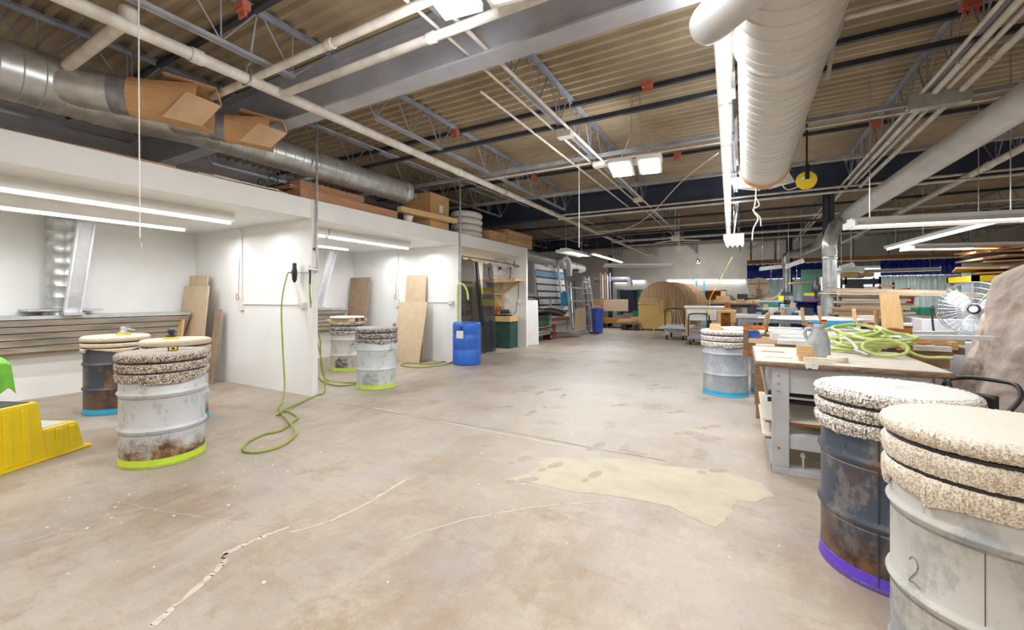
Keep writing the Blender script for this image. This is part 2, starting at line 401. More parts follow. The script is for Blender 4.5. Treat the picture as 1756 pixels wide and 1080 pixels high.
def spill(px, seed, h):
    r = random.Random(seed); pts = [P(a, b, z=0) for a, b in px]; out = []
    for i, p in enumerate(pts):
        q = pts[(i + 1) % len(pts)]; n = max(2, int((q - p).length / .04))
        for k in range(n): t = p.lerp(q, k / n); out.append((t.x + r.uniform(-.012, .012), t.y + r.uniform(-.012, .012), h))
    m = MB(); m.add(out, [tuple(range(len(out)))]); return struct(m, 'dust_spill', DUSTP, floor)
spill([(935, 785), (990, 783), (1080, 788), (1145, 800), (1230, 806), (1300, 826), (1330, 850), (1290, 862), (1262, 858), (1252, 884), (1225, 905), (1195, 892), (1150, 868), (1100, 858), (1040, 848), (975, 842), (905, 826), (862, 822), (905, 812)], 3, .0011)
# paint drips and chips of finish stuck on the concrete
mb = MB(); r = random.Random(5)
for i in range(200):
    x, y = r.uniform(-5, .3), r.uniform(.8, 3.2)
    if r.random() < .6: x, y = -3.6 + r.gauss(0, .6), 1.6 + r.gauss(0, .5)
    s = r.choice([.003, .004, .004, .006, .011]); n = 6
    mb.add([(x + s * math.cos(2 * PI * k / n) * r.uniform(.5, 1.3), y + s * math.sin(2 * PI * k / n) * r.uniform(.5, 1.3), .0016) for k in range(n)], [tuple(range(n))])
o = mb.build('paint_drips', M('dried_paint', (.78, .76, .72), (.6, .56, .5), 5, .6), floor); o['kind'] = 'stuff'
# dusty shoe prints on the pale patch
mb = MB()
for i in range(20):
    px, py = r.uniform(860, 1230), r.uniform(655, 835); c = P(px, py, z=0); a = r.uniform(-.9, .3); m = RZ(a)
    for oy, rx, ry in ((.06, .042, .085), (-.085, .03, .04)):
        mb.add([c + m @ Vector((rx * math.cos(2 * PI * k / 10), oy + ry * math.sin(2 * PI * k / 10), .0016 + i * .00002)) for k in range(10)], [tuple(range(10))])
FP = M('shoe_print_dust', (.41, .35, .28), (.36, .30, .24), 30, .9); o = mb.build('shoe_prints', FP, floor); o['kind'] = 'stuff'

def wall(name, mat, *b): return struct(MB().box(*b), name, mat)
wall('wall_left', SIDING, X0 - .12, X0, Y0, Y1, 0, ZD + .1)
wall('wall_far', FARW, X0, X1, Y1, Y1 + .12, 0, ZD + .1)
wall('wall_right', FARW, X1, X1 + .12, Y0, Y1, 0, ZD + .1)
wall('wall_near', WHITE, X0, X1, Y0 - .12, Y0, 0, ZD + .1)
# horizontal siding ribs on the upper left wall
wl = bpy.data.objects['wall_left']
for z in (2.85, 3.08, 3.31, 3.54, 3.77):
    struct(MB().box(X0, X0 + .035, -4.9, 22.4, z, z + .09), 'siding_rib', SIDING, wl)
# corrugated roof deck, ribs running across the room
mb = MB(); prof = []; p = .15; y = Y0
while y < Y1 + .1:
    prof += [(y, ZD), (y + .038, ZD), (y + .062, ZD + .042), (y + .126, ZD + .042)]; y += p
prof.append((y, ZD)); n = len(prof)
mb.add([(x, a, z) for x in (X0 - .1, X1 + .1) for a, z in prof], [(i, i + 1, i + 1 + n, i + n) for i in range(n - 1)])
mb.box(X0 - .1, X1 + .1, Y0, Y1 + .1, ZD + .06, ZD + .16)
struct(mb, 'ceiling', DECK)

# ---- finishing booths along the left wall
XF, XB, ZH, ZT = -5.25, -8.42, 2.47, 2.73
struct(MB().box(XF - .10, XF, -3.4, 10.37, ZH, ZT), 'wall_booth_header', WHITE)
struct(MB().box(XB, XF - .10, -3.4, 10.37, ZH, ZH + .06), 'ceiling_booth', WHITE)
struct(MB().box(XB, XF - .10, -3.4, 10.37, ZT - .03, ZT), 'ceiling_booth_top', PLY)
struct(MB().box(XB - .06, XB, -3.4, 10.37, 0, ZH), 'wall_booth_back', WHITE)
for i, (a, b) in enumerate(((-3.4, -3.25), (3.75, 3.835), (7.16, 7.25), (10.29, 10.37))):
    wn = struct(MB().box(XB, XF, a, b, 0, ZH), 'wall_booth_partition', WHITE)
    struct(MB().box(XF, XF + .012, a - .005, b + .005, 0, ZH + .26), 'edge_trim', WHITE, wn)
# ---- roof beams, columns
def ibeam(Yc, label, mat, zb=3.4, zt=3.93, fw=.2):
    t = T('roof_beam', label, 'beam', (2.2, Yc, zb))
    MB().box(X0 + .02, X1 - .02, Yc - fw / 2, Yc + fw / 2, zb, zb + .022).build('bottom_flange', mat, t)
    MB().box(X0 + .02, X1 - .02, Yc - .008, Yc + .008, zb + .022, zt - .02).build('web', mat, t)
    MB().box(X0 + .02, X1 - .02, Yc - fw / 2, Yc + fw / 2, zt - .02, zt).build('top_flange', mat, t); return t
ibeam(3.05, 'deep pale grey steel roof beam nearest, crossing overhead above the finishing booths', BEAM)
ibeam(10.1, 'dark blue-grey steel roof beam crossing behind the end of the round white duct', DARKBEAM, fw=.24)
ibeam(17.1, 'dark steel roof beam farthest back, crossing above the blue curtain side', DARKBEAM)
def column(x, y, label, wd=.17):
    t = T('steel_column', label, 'column', (x, y, 0)); h = wd / 2
    MB().box(x - h, x + h, y - h, y - h + .014, .012, 3.4).build('flange', DARK, t); MB().box(x - h, x + h, y + h - .014, y + h, .012, 3.4).build('flange', DARK, t)
    MB().box(x - .006, x + .006, y - h, y + h, .012, 3.4).build('web', DARK, t); MB().box(x - .14, x + .14, y - .14, y + .14, 0, .012).build('base_plate', DARK, t)
    return t
column(1.44, 10.15, 'dark steel column beside the vertical galvanised duct drop')
column(1.35, 17.1, 'dark steel column farther back, behind the tilted shop lights')
column(-5.65, 20.05, 'dark blue steel column near the green machine at far left')
# ---- open web joists
def joist_mesh(L, depth=.46):
    """local: runs along +y from 0 to L, top at z=0"""
    top, bot, web = MB(), MB(), MB()
    for sx in (-1, 1):
        top.box(sx * .006, sx * .046, 0, L, -.006, 0); top.box(sx * .006, sx * .012, 0, L, -.046, -.006)
        bot.box(sx * .006, sx * .040, .42, L - .42, -depth, -depth + .006); bot.box(sx * .006, sx * .012, .42, L - .42, -depth + .006, -depth + .04)
    n = max(2, round((L - .84) / .62)); st = (L - .84) / n; z0, z1 = -depth + .02, -.03
    path = []
    for i in range(n):
        y = .42 + i * st; path += [(0, y, z0), (0, y + st * .46, z1), (0, y + st * .54, z1)]
    path.append((0, L - .42, z0))
    web.tube([(0, .02, z1), (0, .42, z0)], .009, 5); web.tube(path, .009, 5); web.tube([(0, L - .02, z1), (0, L - .42, z0)], .009, 5)
    for i in range(n + 1): web.tube([(0, .42 + i * st, z0), (0, .42 + i * st - .001, z1)], .007, 4)
    return top, bot, web
def make_joist(L, loc, label):
    t = T('roof_joist', label, 'joist', loc, 0, 'open web roof joists'); a, b, c_ = joist_mesh(L)
    a.build('top_chord', STEEL, t, world=False); b.build('bottom_chord', STEEL, t, world=False); c_.build('web_bars', STEEL, t, world=False); return t
XJ = [-7.45, -5.63, -3.82, -1.98, -.15, 1.68, 3.51, 5.34, 7.17, 9.0, 10.83]
ordn = ['first', 'second', 'third', 'fourth', 'fifth', 'sixth', 'seventh', 'eighth', 'ninth', 'tenth', 'eleventh']
for bi, (a, b, bay) in enumerate(((-4.9, 2.95, 'before the pale beam'), (3.15, 10.0, 'between pale and dark beams'),
                                  (10.2, 17.0, 'past the dark beam'), (17.2, 22.4, 'by the far wall'))):
    src = None
    for i, x in enumerate(XJ):
        if bi == 0 and x > 4: continue
        lb = 'grey open-web roof joist, %s from the left wall, %s' % (ordn[i], bay)
        if src is None: src = make_joist(b - a, (x, a, ZD - .002), lb)
        else: dup(src, (x, a, ZD - .002), 0, lb)
# bridging angles across the joists
for y, z, mat, lb in ((2.13, 3.9, DARK, 'dark bridging angle under the deck in the nearest bay'), (4.8, 3.47, DARK, 'dark bridging angle along the joist bottoms behind the pale beam'),
                      (5.2, 3.885, DARK, 'dark bridging angle high under the deck behind the pale beam'), (6.1, 3.47, STEEL, 'grey bridging angle in front of the hanging LED light'),
                      (7.9, 3.885, DARK, 'dark bridging angle high under the deck past the LED light'), (8.0, 3.47, STEEL, 'grey bridging angle low, just past the LED light'),
                      (11.8, 3.47, DARK, 'dark bridging angle low, first beyond the dark beam'), (14.2, 3.47, STEEL, 'grey bridging angle low, second beyond the dark beam'), (15.9, 3.47, DARK, 'dark bridging angle low, third beyond the dark beam')):
    m = MB(); m.box(-8.4, 12.9, y, y + .05, z - .005, z); m.box(-8.4, 12.9, y, y + .005, z, z + .045); one(m, 'bridging_angle', mat, lb, 'steel angle')
# red fittings on the bridging
for i, (px, py, lb) in enumerate(((416, 14, 'beside the pale beam, top left'), (780, 228, 'above the long white sprinkler main'), (1110, 145, 'left of the strip light run'), (1665, 8, 'in the top right corner'),
                                  (1503, 212, 'right of the round white duct'), (1162, 266, 'right of the hanging LED light'), (916, 305, 'left of the hanging LED light'), (1187, 325, 'low, left of the strip light run'),
                                  (1432, 296, 'above the yellow reel, right'), (990, 350, 'beside the thin hanging conduit'), (1090, 395, 'far back left of the strip lights'))):
    p = P(px, py, z=3.86); m = MB().box(p.x - .06, p.x + .06, p.y - .035, p.y + .035, 3.83, 3.90)
    for k in (-.04, 0, .04): m.cyl((p.x + k, p.y, 3.78), (p.x + k, p.y, 3.84), .014, 8)
    one(m, 'red_clamp', REDF, 'small faded red ceiling clamp ' + lb, 'clamp')
# ---- pipes
def pipe(pts, r, label, mat=PIPE, name='sprinkler_pipe', coup=1.9, cat='pipe', n=12):
    pts = [Vector(p) for p in pts]; t = T(name, label, cat, pts[0]); MB().tube(pts, r, n).build('pipe_run', mat, t, smooth=True)
    if coup:
        for a, b in zip(pts, pts[1:]):
            L = (b - a).length; d = (b - a).normalized(); k = coup * .7
            while k < L - .2:
                MB().cyl(a + d * (k - r * .9), a + d * (k + r * .9), r * 1.22, n).build('coupling', mat, t, smooth=True); k += coup * 1.6
    return t
pp = pipe([(-4.0, -3.5, 3.38), (-4.0, 20.5, 3.38)], .05, 'long white sprinkler main running down the room above the booth front', coup=2.3)
for y in (2.2, 6.9, 11, 15): 
    MB().tube([(-4.0, y, 3.43), (-4.0, y, 3.5), (-3.95, y, 3.52), (-3.93, y, 3.62), (-3.85, y, 3.9)], .012, 6).tube([(-4.07 , y, 3.34), (-4.06, y, 3.45), (-4, y, 3.5), (-3.94, y, 3.45), (-3.93, y, 3.34), (-4, y, 3.32), (-4.07, y, 3.34)], .008, 5).build('hanger', STEELB, pp)
pipe([(-4.0, 2.5, 3.40), (-4.0, 2.5, 3.5), (4, 2.35, 3.36), (12, 2.2, 3.36)][0:1] + [(-3.9, 2.5, 3.35), (12, 2.5, 3.3)], .035, 'white branch pipe crossing just before the pale roof beam', coup=2.6)
pipe([(-4.75, 2.27, 3.42), (-4.05, 2.27, 3.42), (6, 2.22, 3.42)], .034, 'white branch pipe crossing in front of the pale beam, ending over the tall duct', coup=1.6)
pipe([(-5.2, 1.34, 3.40), (-4.0, 1.34, 3.42)], .045, 'short fat white pipe stub from the main toward the grey duct', coup=0)
pipe([(-4.02, 1.36, 3.36), (-4.02, 1.36, 3.52)], .06, 'white sprinkler tee on the main above the hanging cord', name='pipe_tee', coup=0)
CX = XF + .045
pipe([(CX, 3.8, 1.72), (CX, 3.8, 3.77), (CX, 7.15, 3.79)], .018, 'grey air drop pipe rising up the first booth pillar and along to the second', COND, 'air_pipe', 0)
pipe([(CX, 7.17, 1.72), (CX, 7.17, 3.79), (CX + .15, 7.17, 3.79), (CX + .15, 12, 3.79)], .018, 'grey air drop pipe rising up the second booth pillar', COND, 'air_pipe', 0)
pipe([(-1.88, 1.2, 3.44), (-1.88, 16.5, 3.44)], .018, 'pale conduit run on the joist above the LED lights, right one', PIPE, 'conduit', 1.5)
pipe([(-2.08, 1.2, 3.46), (-2.08, 16.5, 3.46)], .014, 'pale conduit run on the joist above the LED lights, left one', PIPE, 'conduit', 1.5)
pipe([(-2.35, 3.6, 3.47), (-2.35, 10, 3.47)], .014, 'loose pale conduit left of the joist above the LED lights', PIPE, 'conduit', 1.6)
for y, x, lb in ((4.9, -1.95, 'first'), (6.25, -1.93, 'second'), (8.9, -1.93, 'third')):
    one(MB().box(x - .09, x + .09, y - .06, y + .06, 3.36, 3.43), 'junction_box', PIPE, 'white conduit junction box %s along the joist run' % lb, 'box')
for k, (dx, z, r) in enumerate(((0, 3.44, .028), (.10, 3.46, .022), (-.09, 3.46, .018), (.2, 3.42, .03))):
    pipe([(1.68 + dx, -2, z), (1.68 + dx, 9.9 if k % 2 else 16.8, z)], r, 'white conduit on the right joist, %s of the bundle' % ('centre', 'right of centre', 'leftmost', 'rightmost')[k], PIPE, 'conduit', 1.3)
one(MB().box(1.5, 1.95, 5.75, 5.85, 3.30, 3.44), 'junction_box', GALV, 'galvanised trapeze bracket under the right conduit bundle', 'bracket')
for y, z, r, lb in ((4.25, 3.62, .02, 'white conduit crossing right of the round duct'), (6.25, 3.44, .014, 'thin white conduit crossing behind the round duct'),
                    (9.75, 3.42, .022, 'white conduit on the face of the dark beam, upper'), (9.6, 3.30, .022, 'white conduit before the dark beam, lower'),
                    (12.6, 3.4, .03, 'white pipe crossing the bay beyond the dark beam'), (14.4, 3.3, .04, 'white sprinkler pipe crossing far back above the curtain'), (16.2, 3.35, .03, 'white pipe crossing last before the farthest beam')):
    pipe([(-4.0 if y > 5 else .6, y, z), (12.5, y, z)], r, lb, PIPE, 'conduit', 2.4)
pipe([(-7.8, 10.6, 3.3), (-4.05, 10.7, 3.3)], .03, 'dark pipe crossing over the grey duct beyond the booths', DARK, 'pipe', 0)
pipe([(-7.8, 12.2, 3.2), (2, 12.2, 3.2)], .025, 'second dark pipe crossing over the grey duct beyond the booths', DARK, 'pipe', 0)
pipe([(3.3, 3.5, 3.36), (3.1, 19, 3.36)], .05, 'white sprinkler main right of the sloping grey duct', PIPE, 'sprinkler_pipe', 2.4)
# wire swag from the LED light to the strip lights
sw = smooth_path([P(960, 410, z=3.1), P(1060, 395, z=3.05), P(1110, 372, z=3.15), P(1170, 310, z=3.3), P(1232, 262, z=3.3)], 6)
one(MB().tube(sw, .009, 6), 'power_cable', CREAM, 'loose cream cable slung from the conduits up to the strip lights', 'cable')
one(MB().tube([P(993, 225, y=6.3), P(993, 424, y=6.3)], .006, 6), 'hanging_cord', PIPE, 'thin pale rod hanging in front of the far left lights', 'cord')
cord = T('pull_cord', 'long white cord hanging into the first booth with a small hook', 'cord', P(238, 408, y=1.16))
MB().tube([P(238, -60, y=1.16), P(238, 130, y=1.16), P(239, 270, y=1.16), P(240, 408, y=1.16)], .0035, 6).build('cord_line', WROPE, cord)
MB().tube(smooth_path([P(236, 409, y=1.16), P(243, 409, y=1.16), P(243, 416, y=1.16), P(244, 425, y=1.16)], 3), .003, 5).build('hook', STEELB, cord)
# ================================================================== DUCTS
def duct_bm(p0, p1, r0, r1=None, pitch=.13, n=36, seam=.006):
    """spiral-seam duct with real raised seams"""
    p0, p1 = Vector(p0), Vector(p1); L = (p1 - p0).length; r1 = r0 if r1 is None else r1
    prof = [(r0, 0)]; k = pitch
    while k < L - .02:
        r = r0 + (r1 - r0) * k / L; prof += [(r, k - .005), (r + seam, k), (r, k + .005)]; k += pitch
    prof.append((r1, L)); return MB().lathe(prof, n, frame(p1 - p0), p0)
def elbow_bm(pts, r, n=32, k=5):
    return MB().tube(smooth_path(pts, k), r, n, caps=False)
# duct over the booths
DX, DZ = -5.45, 3.29
d1 = T('booth_duct', 'large galvanised spiral duct lying over the finishing booths with taped side outlets', 'duct', (DX, 2.0, 2.73))
duct_bm((DX, -3.2, DZ), (DX, 1.75, DZ), .245).build('wide_duct_section', GALV, d1, smooth=True)
duct_bm((DX, 1.75, DZ), (DX, 2.35, DZ), .245, .195, pitch=.9).build('reducer', GALV, d1, smooth=True)
duct_bm((DX, 2.35, DZ), (DX, 5.75, DZ), .19).build('narrow_duct_section', GALV, d1, smooth=True)
MB().lathe([(.195, 0), (.202, .01), (.202, .12), (.18, .14), (.0, .145)], 36, frame((0, 1, 0)), (DX, 5.7, DZ)).build('end_cap', GALV, d1, smooth=True)
for k, (y, r) in enumerate(((1.27, .165), (2.10, .14))):
    dr = Vector((.55, .835, 0)).normalized(); a = Vector((DX + .05, y, DZ - .02)); b = a + dr * .55
    MB().lathe([(r * 1.06, .0), (r, .25), (r, .55)], 32, frame(dr), a).build('side_outlet', GALV, d1, smooth=True)
    MB().lathe([(r + .004, 0), (r + .012, .03), (r + .006, .08), (r + .013, .12), (r + .006, .2)], 32, frame(dr), a + dr * .42).build('tape_wrap', TAPE, d1, smooth=True)
    MB().tube([(DX - .0, y + .6, DZ + r), (DX, y + .6, 3.9)], .006, 5).build('hanger_rod', STEELB, d1)
def card_hood(a, dr, r, L, label, flare):
    """cardboard sleeve folded round an outlet, its far end cut into a slanted open mouth"""
    t = T('cardboard_hood', label, 'cardboard hood', a); f = frame(dr)
    X, Yv = f.col[0], f.col[1]
    ring = []
    for k in range(24):
        an = 2 * PI * k / 24; ring.append((math.cos(an), math.sin(an)))
    def sq(c, s, q): # round to square-ish
        m = max(abs(c), abs(s)); return c * (1 - q) + c / m * q, s * (1 - q) + s / m * q
    mb = MB(); n = 24; lv = [(0, 0, 1.03, 0), (.25, .15, 1.05, 0), (.6, .6, 1.12, .0), (1, 1, 1.18, flare)]
    for i, (tt, q, sc, fl_) in enumerate(lv):
        for c, s in ring:
            cc, ss = sq(c, s, q * .8); ext = tt * L + fl_ * c
            mb.v.append(tuple(a + X * cc * r * sc + Yv * ss * r * sc * (1 - .12 * q) + Vector(dr) * ext))
    mb.f = [(i * n + k, i * n + (k + 1) % n, (i + 1) * n + (k + 1) % n, (i + 1) * n + k) for i in range(3) for k in range(n)]
    mb.build('sleeve', CARD, t, solid=.008)
    tip = a + Vector(dr) * L
    m2 = MB(); u, v = (X, Yv) if abs(X.z) < abs(Yv.z) else (Yv, X)
    if v.z < 0: v = -v
    if u.y > 0: u = -u                                            # u points toward the near side
    w_ = r * 1.2
    m2.add([tip - Vector(dr) * .34 + v * w_ * 1.0 - u * w_, tip - Vector(dr) * .3 + v * w_ * 1.02 + u * w_ * 1.0, tip + Vector(dr) * .12 + v * w_ * .7 + u * w_ * 1.15, tip + Vector(dr) * .16 - v * w_ * .1 + u * w_ * 1.08,
            tip + Vector(dr) * .1 + v * w_ * .95 - u * w_], [(0, 1, 2, 4), (4, 2, 3)])
    m2.build('top_flap', CARDL, t, solid=.008)
    m3 = MB(); m3.add([tip - Vector(dr) * .3 - v * w_ * 1.0 + u * w_ * 1.04, tip - v * w_ * 1.15 + u * w_ * 1.04, tip + Vector(dr) * .16 - v * w_ * .1 + u * w_ * 1.1, tip - Vector(dr) * .12 + v * w_ * .3 + u * w_ * 1.05], [(0, 1, 2, 3)])
    m3.build('side_flap', CARDL, t, solid=.008); return t
dr = Vector((.55, .835, 0)).normalized()
card_hood(Vector((DX + .05, 1.27, DZ - .02)) + dr * .56, dr, .175, .58, 'large tan cardboard hood taped on the nearer duct outlet', .05)
card_hood(Vector((DX + .05, 2.10, DZ - .02)) + dr * .56, dr, .148, .45, 'smaller tan cardboard hood on the second duct outlet', .02)
# large round white duct at right
bd = T('round_duct', 'large round white spiral duct hanging open-ended at upper right', 'duct', (.24, 3.5, 2.8))
BX, BZ, BR = .235, 3.10, .275
duct_bm((BX, 3.25, BZ), (BX, 6.35, BZ), BR, pitch=.145).build('outer_section', DUCTW, bd, smooth=True)
duct_bm((BX - .03, .2, BZ), (BX, 3.22, BZ), BR + .01, pitch=.145).build('near_section', DUCTW, bd, smooth=True)
MB().lathe([(BR + .012, 0), (BR + .03, .01), (BR + .03, .035), (BR + .012, .045)], 36, frame((0, 1, 0)), (BX, 3.2, BZ)).build('joint_band', GALV, bd, smooth=True)
for y in (3.9, 5.9): MB().bar((BX + .31, y, 3.0), (BX + .42, y - .35, 3.9), .03, .003).build('hanger_strap', GALV, bd)
for y in (3.9, 5.9): MB().bar((BX - .31, y, 3.0), (BX - .33, y - .3, 3.9), .03, .003).build('hanger_strap', GALV, bd)
br = T('duct_branch', 'round white duct stub with a rounded capped end beside the big duct', 'duct', (-.15, 2.5, 2.85))
pa, pb = P(1252, 8, z=2.93), P(1215, 42, z=2.93)
dv = (pb - pa).normalized(); m = MB(); R_ = .115; f = frame(dv); st = pa - dv * .25
m.lathe([(R_, 0), (R_, .25 + (pb - pa).length - .05), (R_ * .97, .25 + (pb - pa).length), (R_ * .85, .29 + (pb - pa).length), (R_ * .6, .32 + (pb - pa).length), (0, .34 + (pb - pa).length)], 32, f, st)
m.build('stub', DUCTR, br, smooth=True)
MB().tube([tuple(pa + Vector((.12, 0, .03))), tuple(Vector((BX - .2, pa.y - .1, BZ)))], .1, 24).build('stub_joint', DUCTR, br, smooth=True)
cf = T('duct_mouth_card', 'torn cardboard rim wired round the open end of the big white duct', 'cardboard', (BX, 6.4, 2.8))
m = MB(); n = 28
for j, (r, y) in enumerate(((.272, 6.3), (.285, 6.42), (.30, 6.50))):
    for k in range(n): a = 2 * PI * k / n; m.v.append((BX + r * math.cos(a), y + (.02 * math.sin(5 * a) if j == 2 else 0), BZ + r * math.sin(a)))
m.f = [(j * n + k, j * n + (k + 1) % n, (j + 1) * n + (k + 1) % n, (j + 1) * n + k) for j in range(2) for k in range(n)]
m.build('rim_band', CARD, cf, solid=.006)
m = MB(); m.add([(BX - .27, 6.42, 2.99), (BX - .42, 6.5, 3.0), (BX - .35, 6.5, 2.86), (BX - .05, 6.5, 2.79), (BX - .05, 6.42, 2.83)], [(0, 1, 2, 3, 4)])
m.add([(BX + .05, 6.42, 2.83), (BX + .05, 6.5, 2.80), (BX + .34, 6.5, 2.86), (BX + .26, 6.42, 2.99)], [(0, 1, 2, 3)]); m.build('rim_flap', WROPE, cf, solid=.006)
rp = smooth_path([P(1297, 300, y=6.45), P(1296, 340, y=6.45), P(1293, 362, y=6.45), P(1300, 375, y=6.45), P(1292, 392, y=6.45), P(1290, 412, y=6.45)], 4)
rt = T('knotted_cord', 'knotted white cord dangling from the mouth of the big duct', 'cord', rp[0])
MB().tube(rp, .009, 6).tube(smooth_path([P(1297, 340, y=6.44), P(1302, 352, y=6.44), P(1291, 360, y=6.44), P(1303, 372, y=6.44), P(1305, 388, y=6.44)], 4), .008, 6).build('cord_line', WROPE, rt)
# sloping grey duct with two drops
sd = T('sloping_duct', 'long smooth grey-white duct running down the right side to a vertical drop', 'duct', (2.3, 6, 3.0))
a, b = P(1790, 152, z=2.95), P(1442, 378, z=2.95)
MB().tube([a + (a - b) * .4, b], .135, 28).build('main_run', DUCTR, sd, smooth=True)
vy = 9.45
vt = P(1423, 408, y=vy); vb = P(1423, 545, y=vy)
e0 = b
elbow_bm([e0 + (a - b).normalized() * .1, e0, (e0 * .55 + vt * .45) + Vector((0, 0, .08)), vt + Vector((0, 0, -.05)), vt - Vector((0, 0, .3))], .112).build('elbow', GALV, sd, smooth=True)
m = duct_bm(vt - Vector((0, 0, .3)), vb, .105, pitch=.6); m.build('vertical_drop', GALV, sd, smooth=True)
MB().lathe([(.107, 0), (.115, .01), (.115, .05), (.107, .06)], 28, None, (vt.x, vt.y, 2.05)).build('drop_band', GALV, sd, smooth=True)
sd2 = T('far_duct', 'second grey duct dropping farther back behind the dark column', 'duct', (2, 13, 3))
q0, q1 = P(1412, 405, z=3.15), P(1380, 435, z=3.05); q1.y = min(q1.y, 16.6)
MB().tube([q0, q1], .13, 20).build('sloped_run', DUCTR, sd2, smooth=True)
vv = P(1349, 440, y=q1.y); elbow_bm([q1, (q1 + vv) / 2 + Vector((0, 0, -.02)), vv + Vector((0, 0, .02)), vv - Vector((0, 0, .3))], .12).build('elbow', GALV, sd2, smooth=True)
MB().tube([vv - Vector((0, 0, .3)), (vv.x, vv.y, .01)], .11, 20).build('vertical_drop', GALV, sd2, smooth=True)
gd = T('wall_duct', 'round grey duct along the wall just beyond the booths', 'duct', (-6.4, 11, 2.6))
a, b = P(900, 438, x=-6.3), P(996, 461, x=-6.3)
duct_bm((-6.3, 10.5, a.z + .05), (-6.3, b.y, b.z), .2, pitch=.5).build('run', DUCTR, gd, smooth=True)
MB().lathe([(.205, 0), (.21, .1), (.18, .13), (0, .135)], 28, frame((0, 1, 0)), (-6.3, b.y, b.z)).build('end_cap', GALV, gd, smooth=True)
# ================================================================== LIGHTS
def strip_light(p, q, label, group=None, tubes=2, wd=.14, lit=True, hood=False, sag=0, name='fluorescent_light', chains=True, gap=None, power=0):
    p, q = Vector(p), Vector(q); d = (q - p).normalized(); sd_ = d.cross(Vector((0, 0, 1))).normalized(); c_ = (p + q) / 2
    t = T(name, label, 'light', c_, 0, group)
    MB().bar(p + Vector((0, 0, .045)), q + Vector((0, 0, .045)), wd * (.55 if hood else 1), .05).build('housing', FIX, t)
    if hood:
        m = MB(); h = wd / 2
        for s in (-1, 1):
            e = [p + sd_ * s * h * .5 + Vector((0, 0, .03)), q + sd_ * s * h * .5 + Vector((0, 0, .03)), q + sd_ * s * h * 1.25 - Vector((0, 0, .03)), p + sd_ * s * h * 1.25 - Vector((0, 0, .03))]
            m.add(e, [(0, 1, 2, 3)])
        m.build('reflector', FIX, t, solid=.003)
        for s in (0, 1):
            e = (p, q)[s]; MB().bar(e - d * .01, e + d * .01, wd * 1.2, .07).build('end_plate', FIX, t)
    L = (q - p).length; nseg = 1 if not gap else gap
    for s in range(nseg):
        a_ = p + d * (L * s / nseg + .02); b_ = p + d * (L * (s + 1) / nseg - .02)
        for k in range(tubes):
            off = sd_ * ((k - (tubes - 1) / 2) * wd * .55)
            MB().tube([a_ + off, b_ + off], .014, 8).build('tube', TUBE if lit else GLASSY, t, smooth=True)
        if nseg > 1 and s: MB().bar(a_ - d * .05, a_ + d * .01, wd * .9, .05).build('lamp_socket', FIX, t)
    if power:
        lamp(c_ - Vector((0, 0, .05)), L, .08, power, COOL, (0, 0, math.atan2(d.y, d.x)), parent=t)
    if chains:
        m = MB()
        for s in (.12, .88): e = p.lerp(q, s); m.tube([e + Vector((0, 0, .07)), (e.x, e.y, 3.946)], .005, 4)
        m.build('hanger_wire', STEELB, t)
    return t
for bi, (ya, yb, word) in enumerate(((-.8, 3.05, 'first'), (3.95, 6.3, 'second'))):
    for ri, (x, word2, dy) in enumerate(((-5.85, 'front', 0), (-7.05, 'rear', -.0))):
        for k in range(2):
            L = 2.44 if bi == 0 else 1.9
            y1 = (3.05 if bi == 0 else (6.35 if ri == 0 else 5.9)) + dy; a_ = y1 - L * (k + 1) + .02; b_ = y1 - L * k - .02
            a_ = max(a_, 3.97) if bi else a_
            if b_ - a_ < .4: continue
            t = strip_light((x, a_, 2.335), (x, b_, 2.335), 'white strip light under the %s booth ceiling, %s row, %s end' % (word, word2, ('far', 'near')[k]), 'booth strip lights', 1, .12, chains=False)
            MB().box(x - .06, x + .06, a_, b_, 2.405, 2.47).build('mounting_channel', FIX, t)
XL0, XL1 = -.13, -.36
for k in range(11):
    y0 = 2.0 + k * 1.22; fx = lambda y: XL0 + (XL1 - XL0) * (y - 3.35) / 9
    if y0 + 1.2 > 15.5: break
    strip_light((fx(y0), y0 + .01, 3.17), (fx(y0 + 1.2), y0 + 1.2, 3.17), 'lit strip light, %s from the camera in the run beside the round duct' % ordn[k], 'long run of strip lights', 1, .12)
def panel_light(c, label, n=2, rz=0):
    t = T('led_light', label, 'light', c, rz); x, y, z = 0, 0, 0
    for k in range(n):
        o = (k - (n - 1) / 2) * .34
        MB().box(o - .14, o + .14, -.33, .33, .0, .05).build('panel_frame', FIX, t, world=False)
        MB().box(o - .10, o + .10, -.28, .28, -.012, -.001).build('lit_panel', LED, t, world=False)
    MB().box(-.32, .32, -.06, .06, .05, .10).build('driver_box', FIX, t, world=False)
    MB().tube([(-.2, 0, .1), (-.05, 0, .45), (-.05, 0, 3.946 - c[2])], .006, 5).tube([(.2, 0, .1), (.05, 0, .45), (.05, 0, 3.946 - c[2])], .006, 5).build('hanger_chain', STEELB, t, world=False); return t
panel_light(P(1090, 288, z=3.0), 'hanging LED light with two bright square panels in mid ceiling', 2, .15)
panel_light((-1.42, 2.0, 3.25), 'LED light with bright panels cut by the top edge of the picture', 2, .15)
tb = T('four_tube_light', 'boxy four-tube light under the far end of the strip light run', 'light', (-.2, 9.9, 2.45))
MB().box(-.36, .0, 9.3, 10.6, 2.53, 2.62).build('housing', FIX, tb)
for k in range(4): MB().tube([(-.32 + k * .095, 9.32, 2.51), (-.32 + k * .095, 10.58, 2.51)], .016, 8).build('tube', TUBE, tb)
MB().tube([(-.18, 9.4, 2.62), (-.18, 9.4, 3.946)], .006, 5).tube([(-.18, 10.5, 2.62), (-.18, 10.5, 3.946)], .006, 5).build('hanger_wire', STEELB, tb)
MB().tube([(-.18, 9.6, 2.62), (-.12, 9.7, 3.2)], .01, 5).build('power_cord', CREAM, tb)
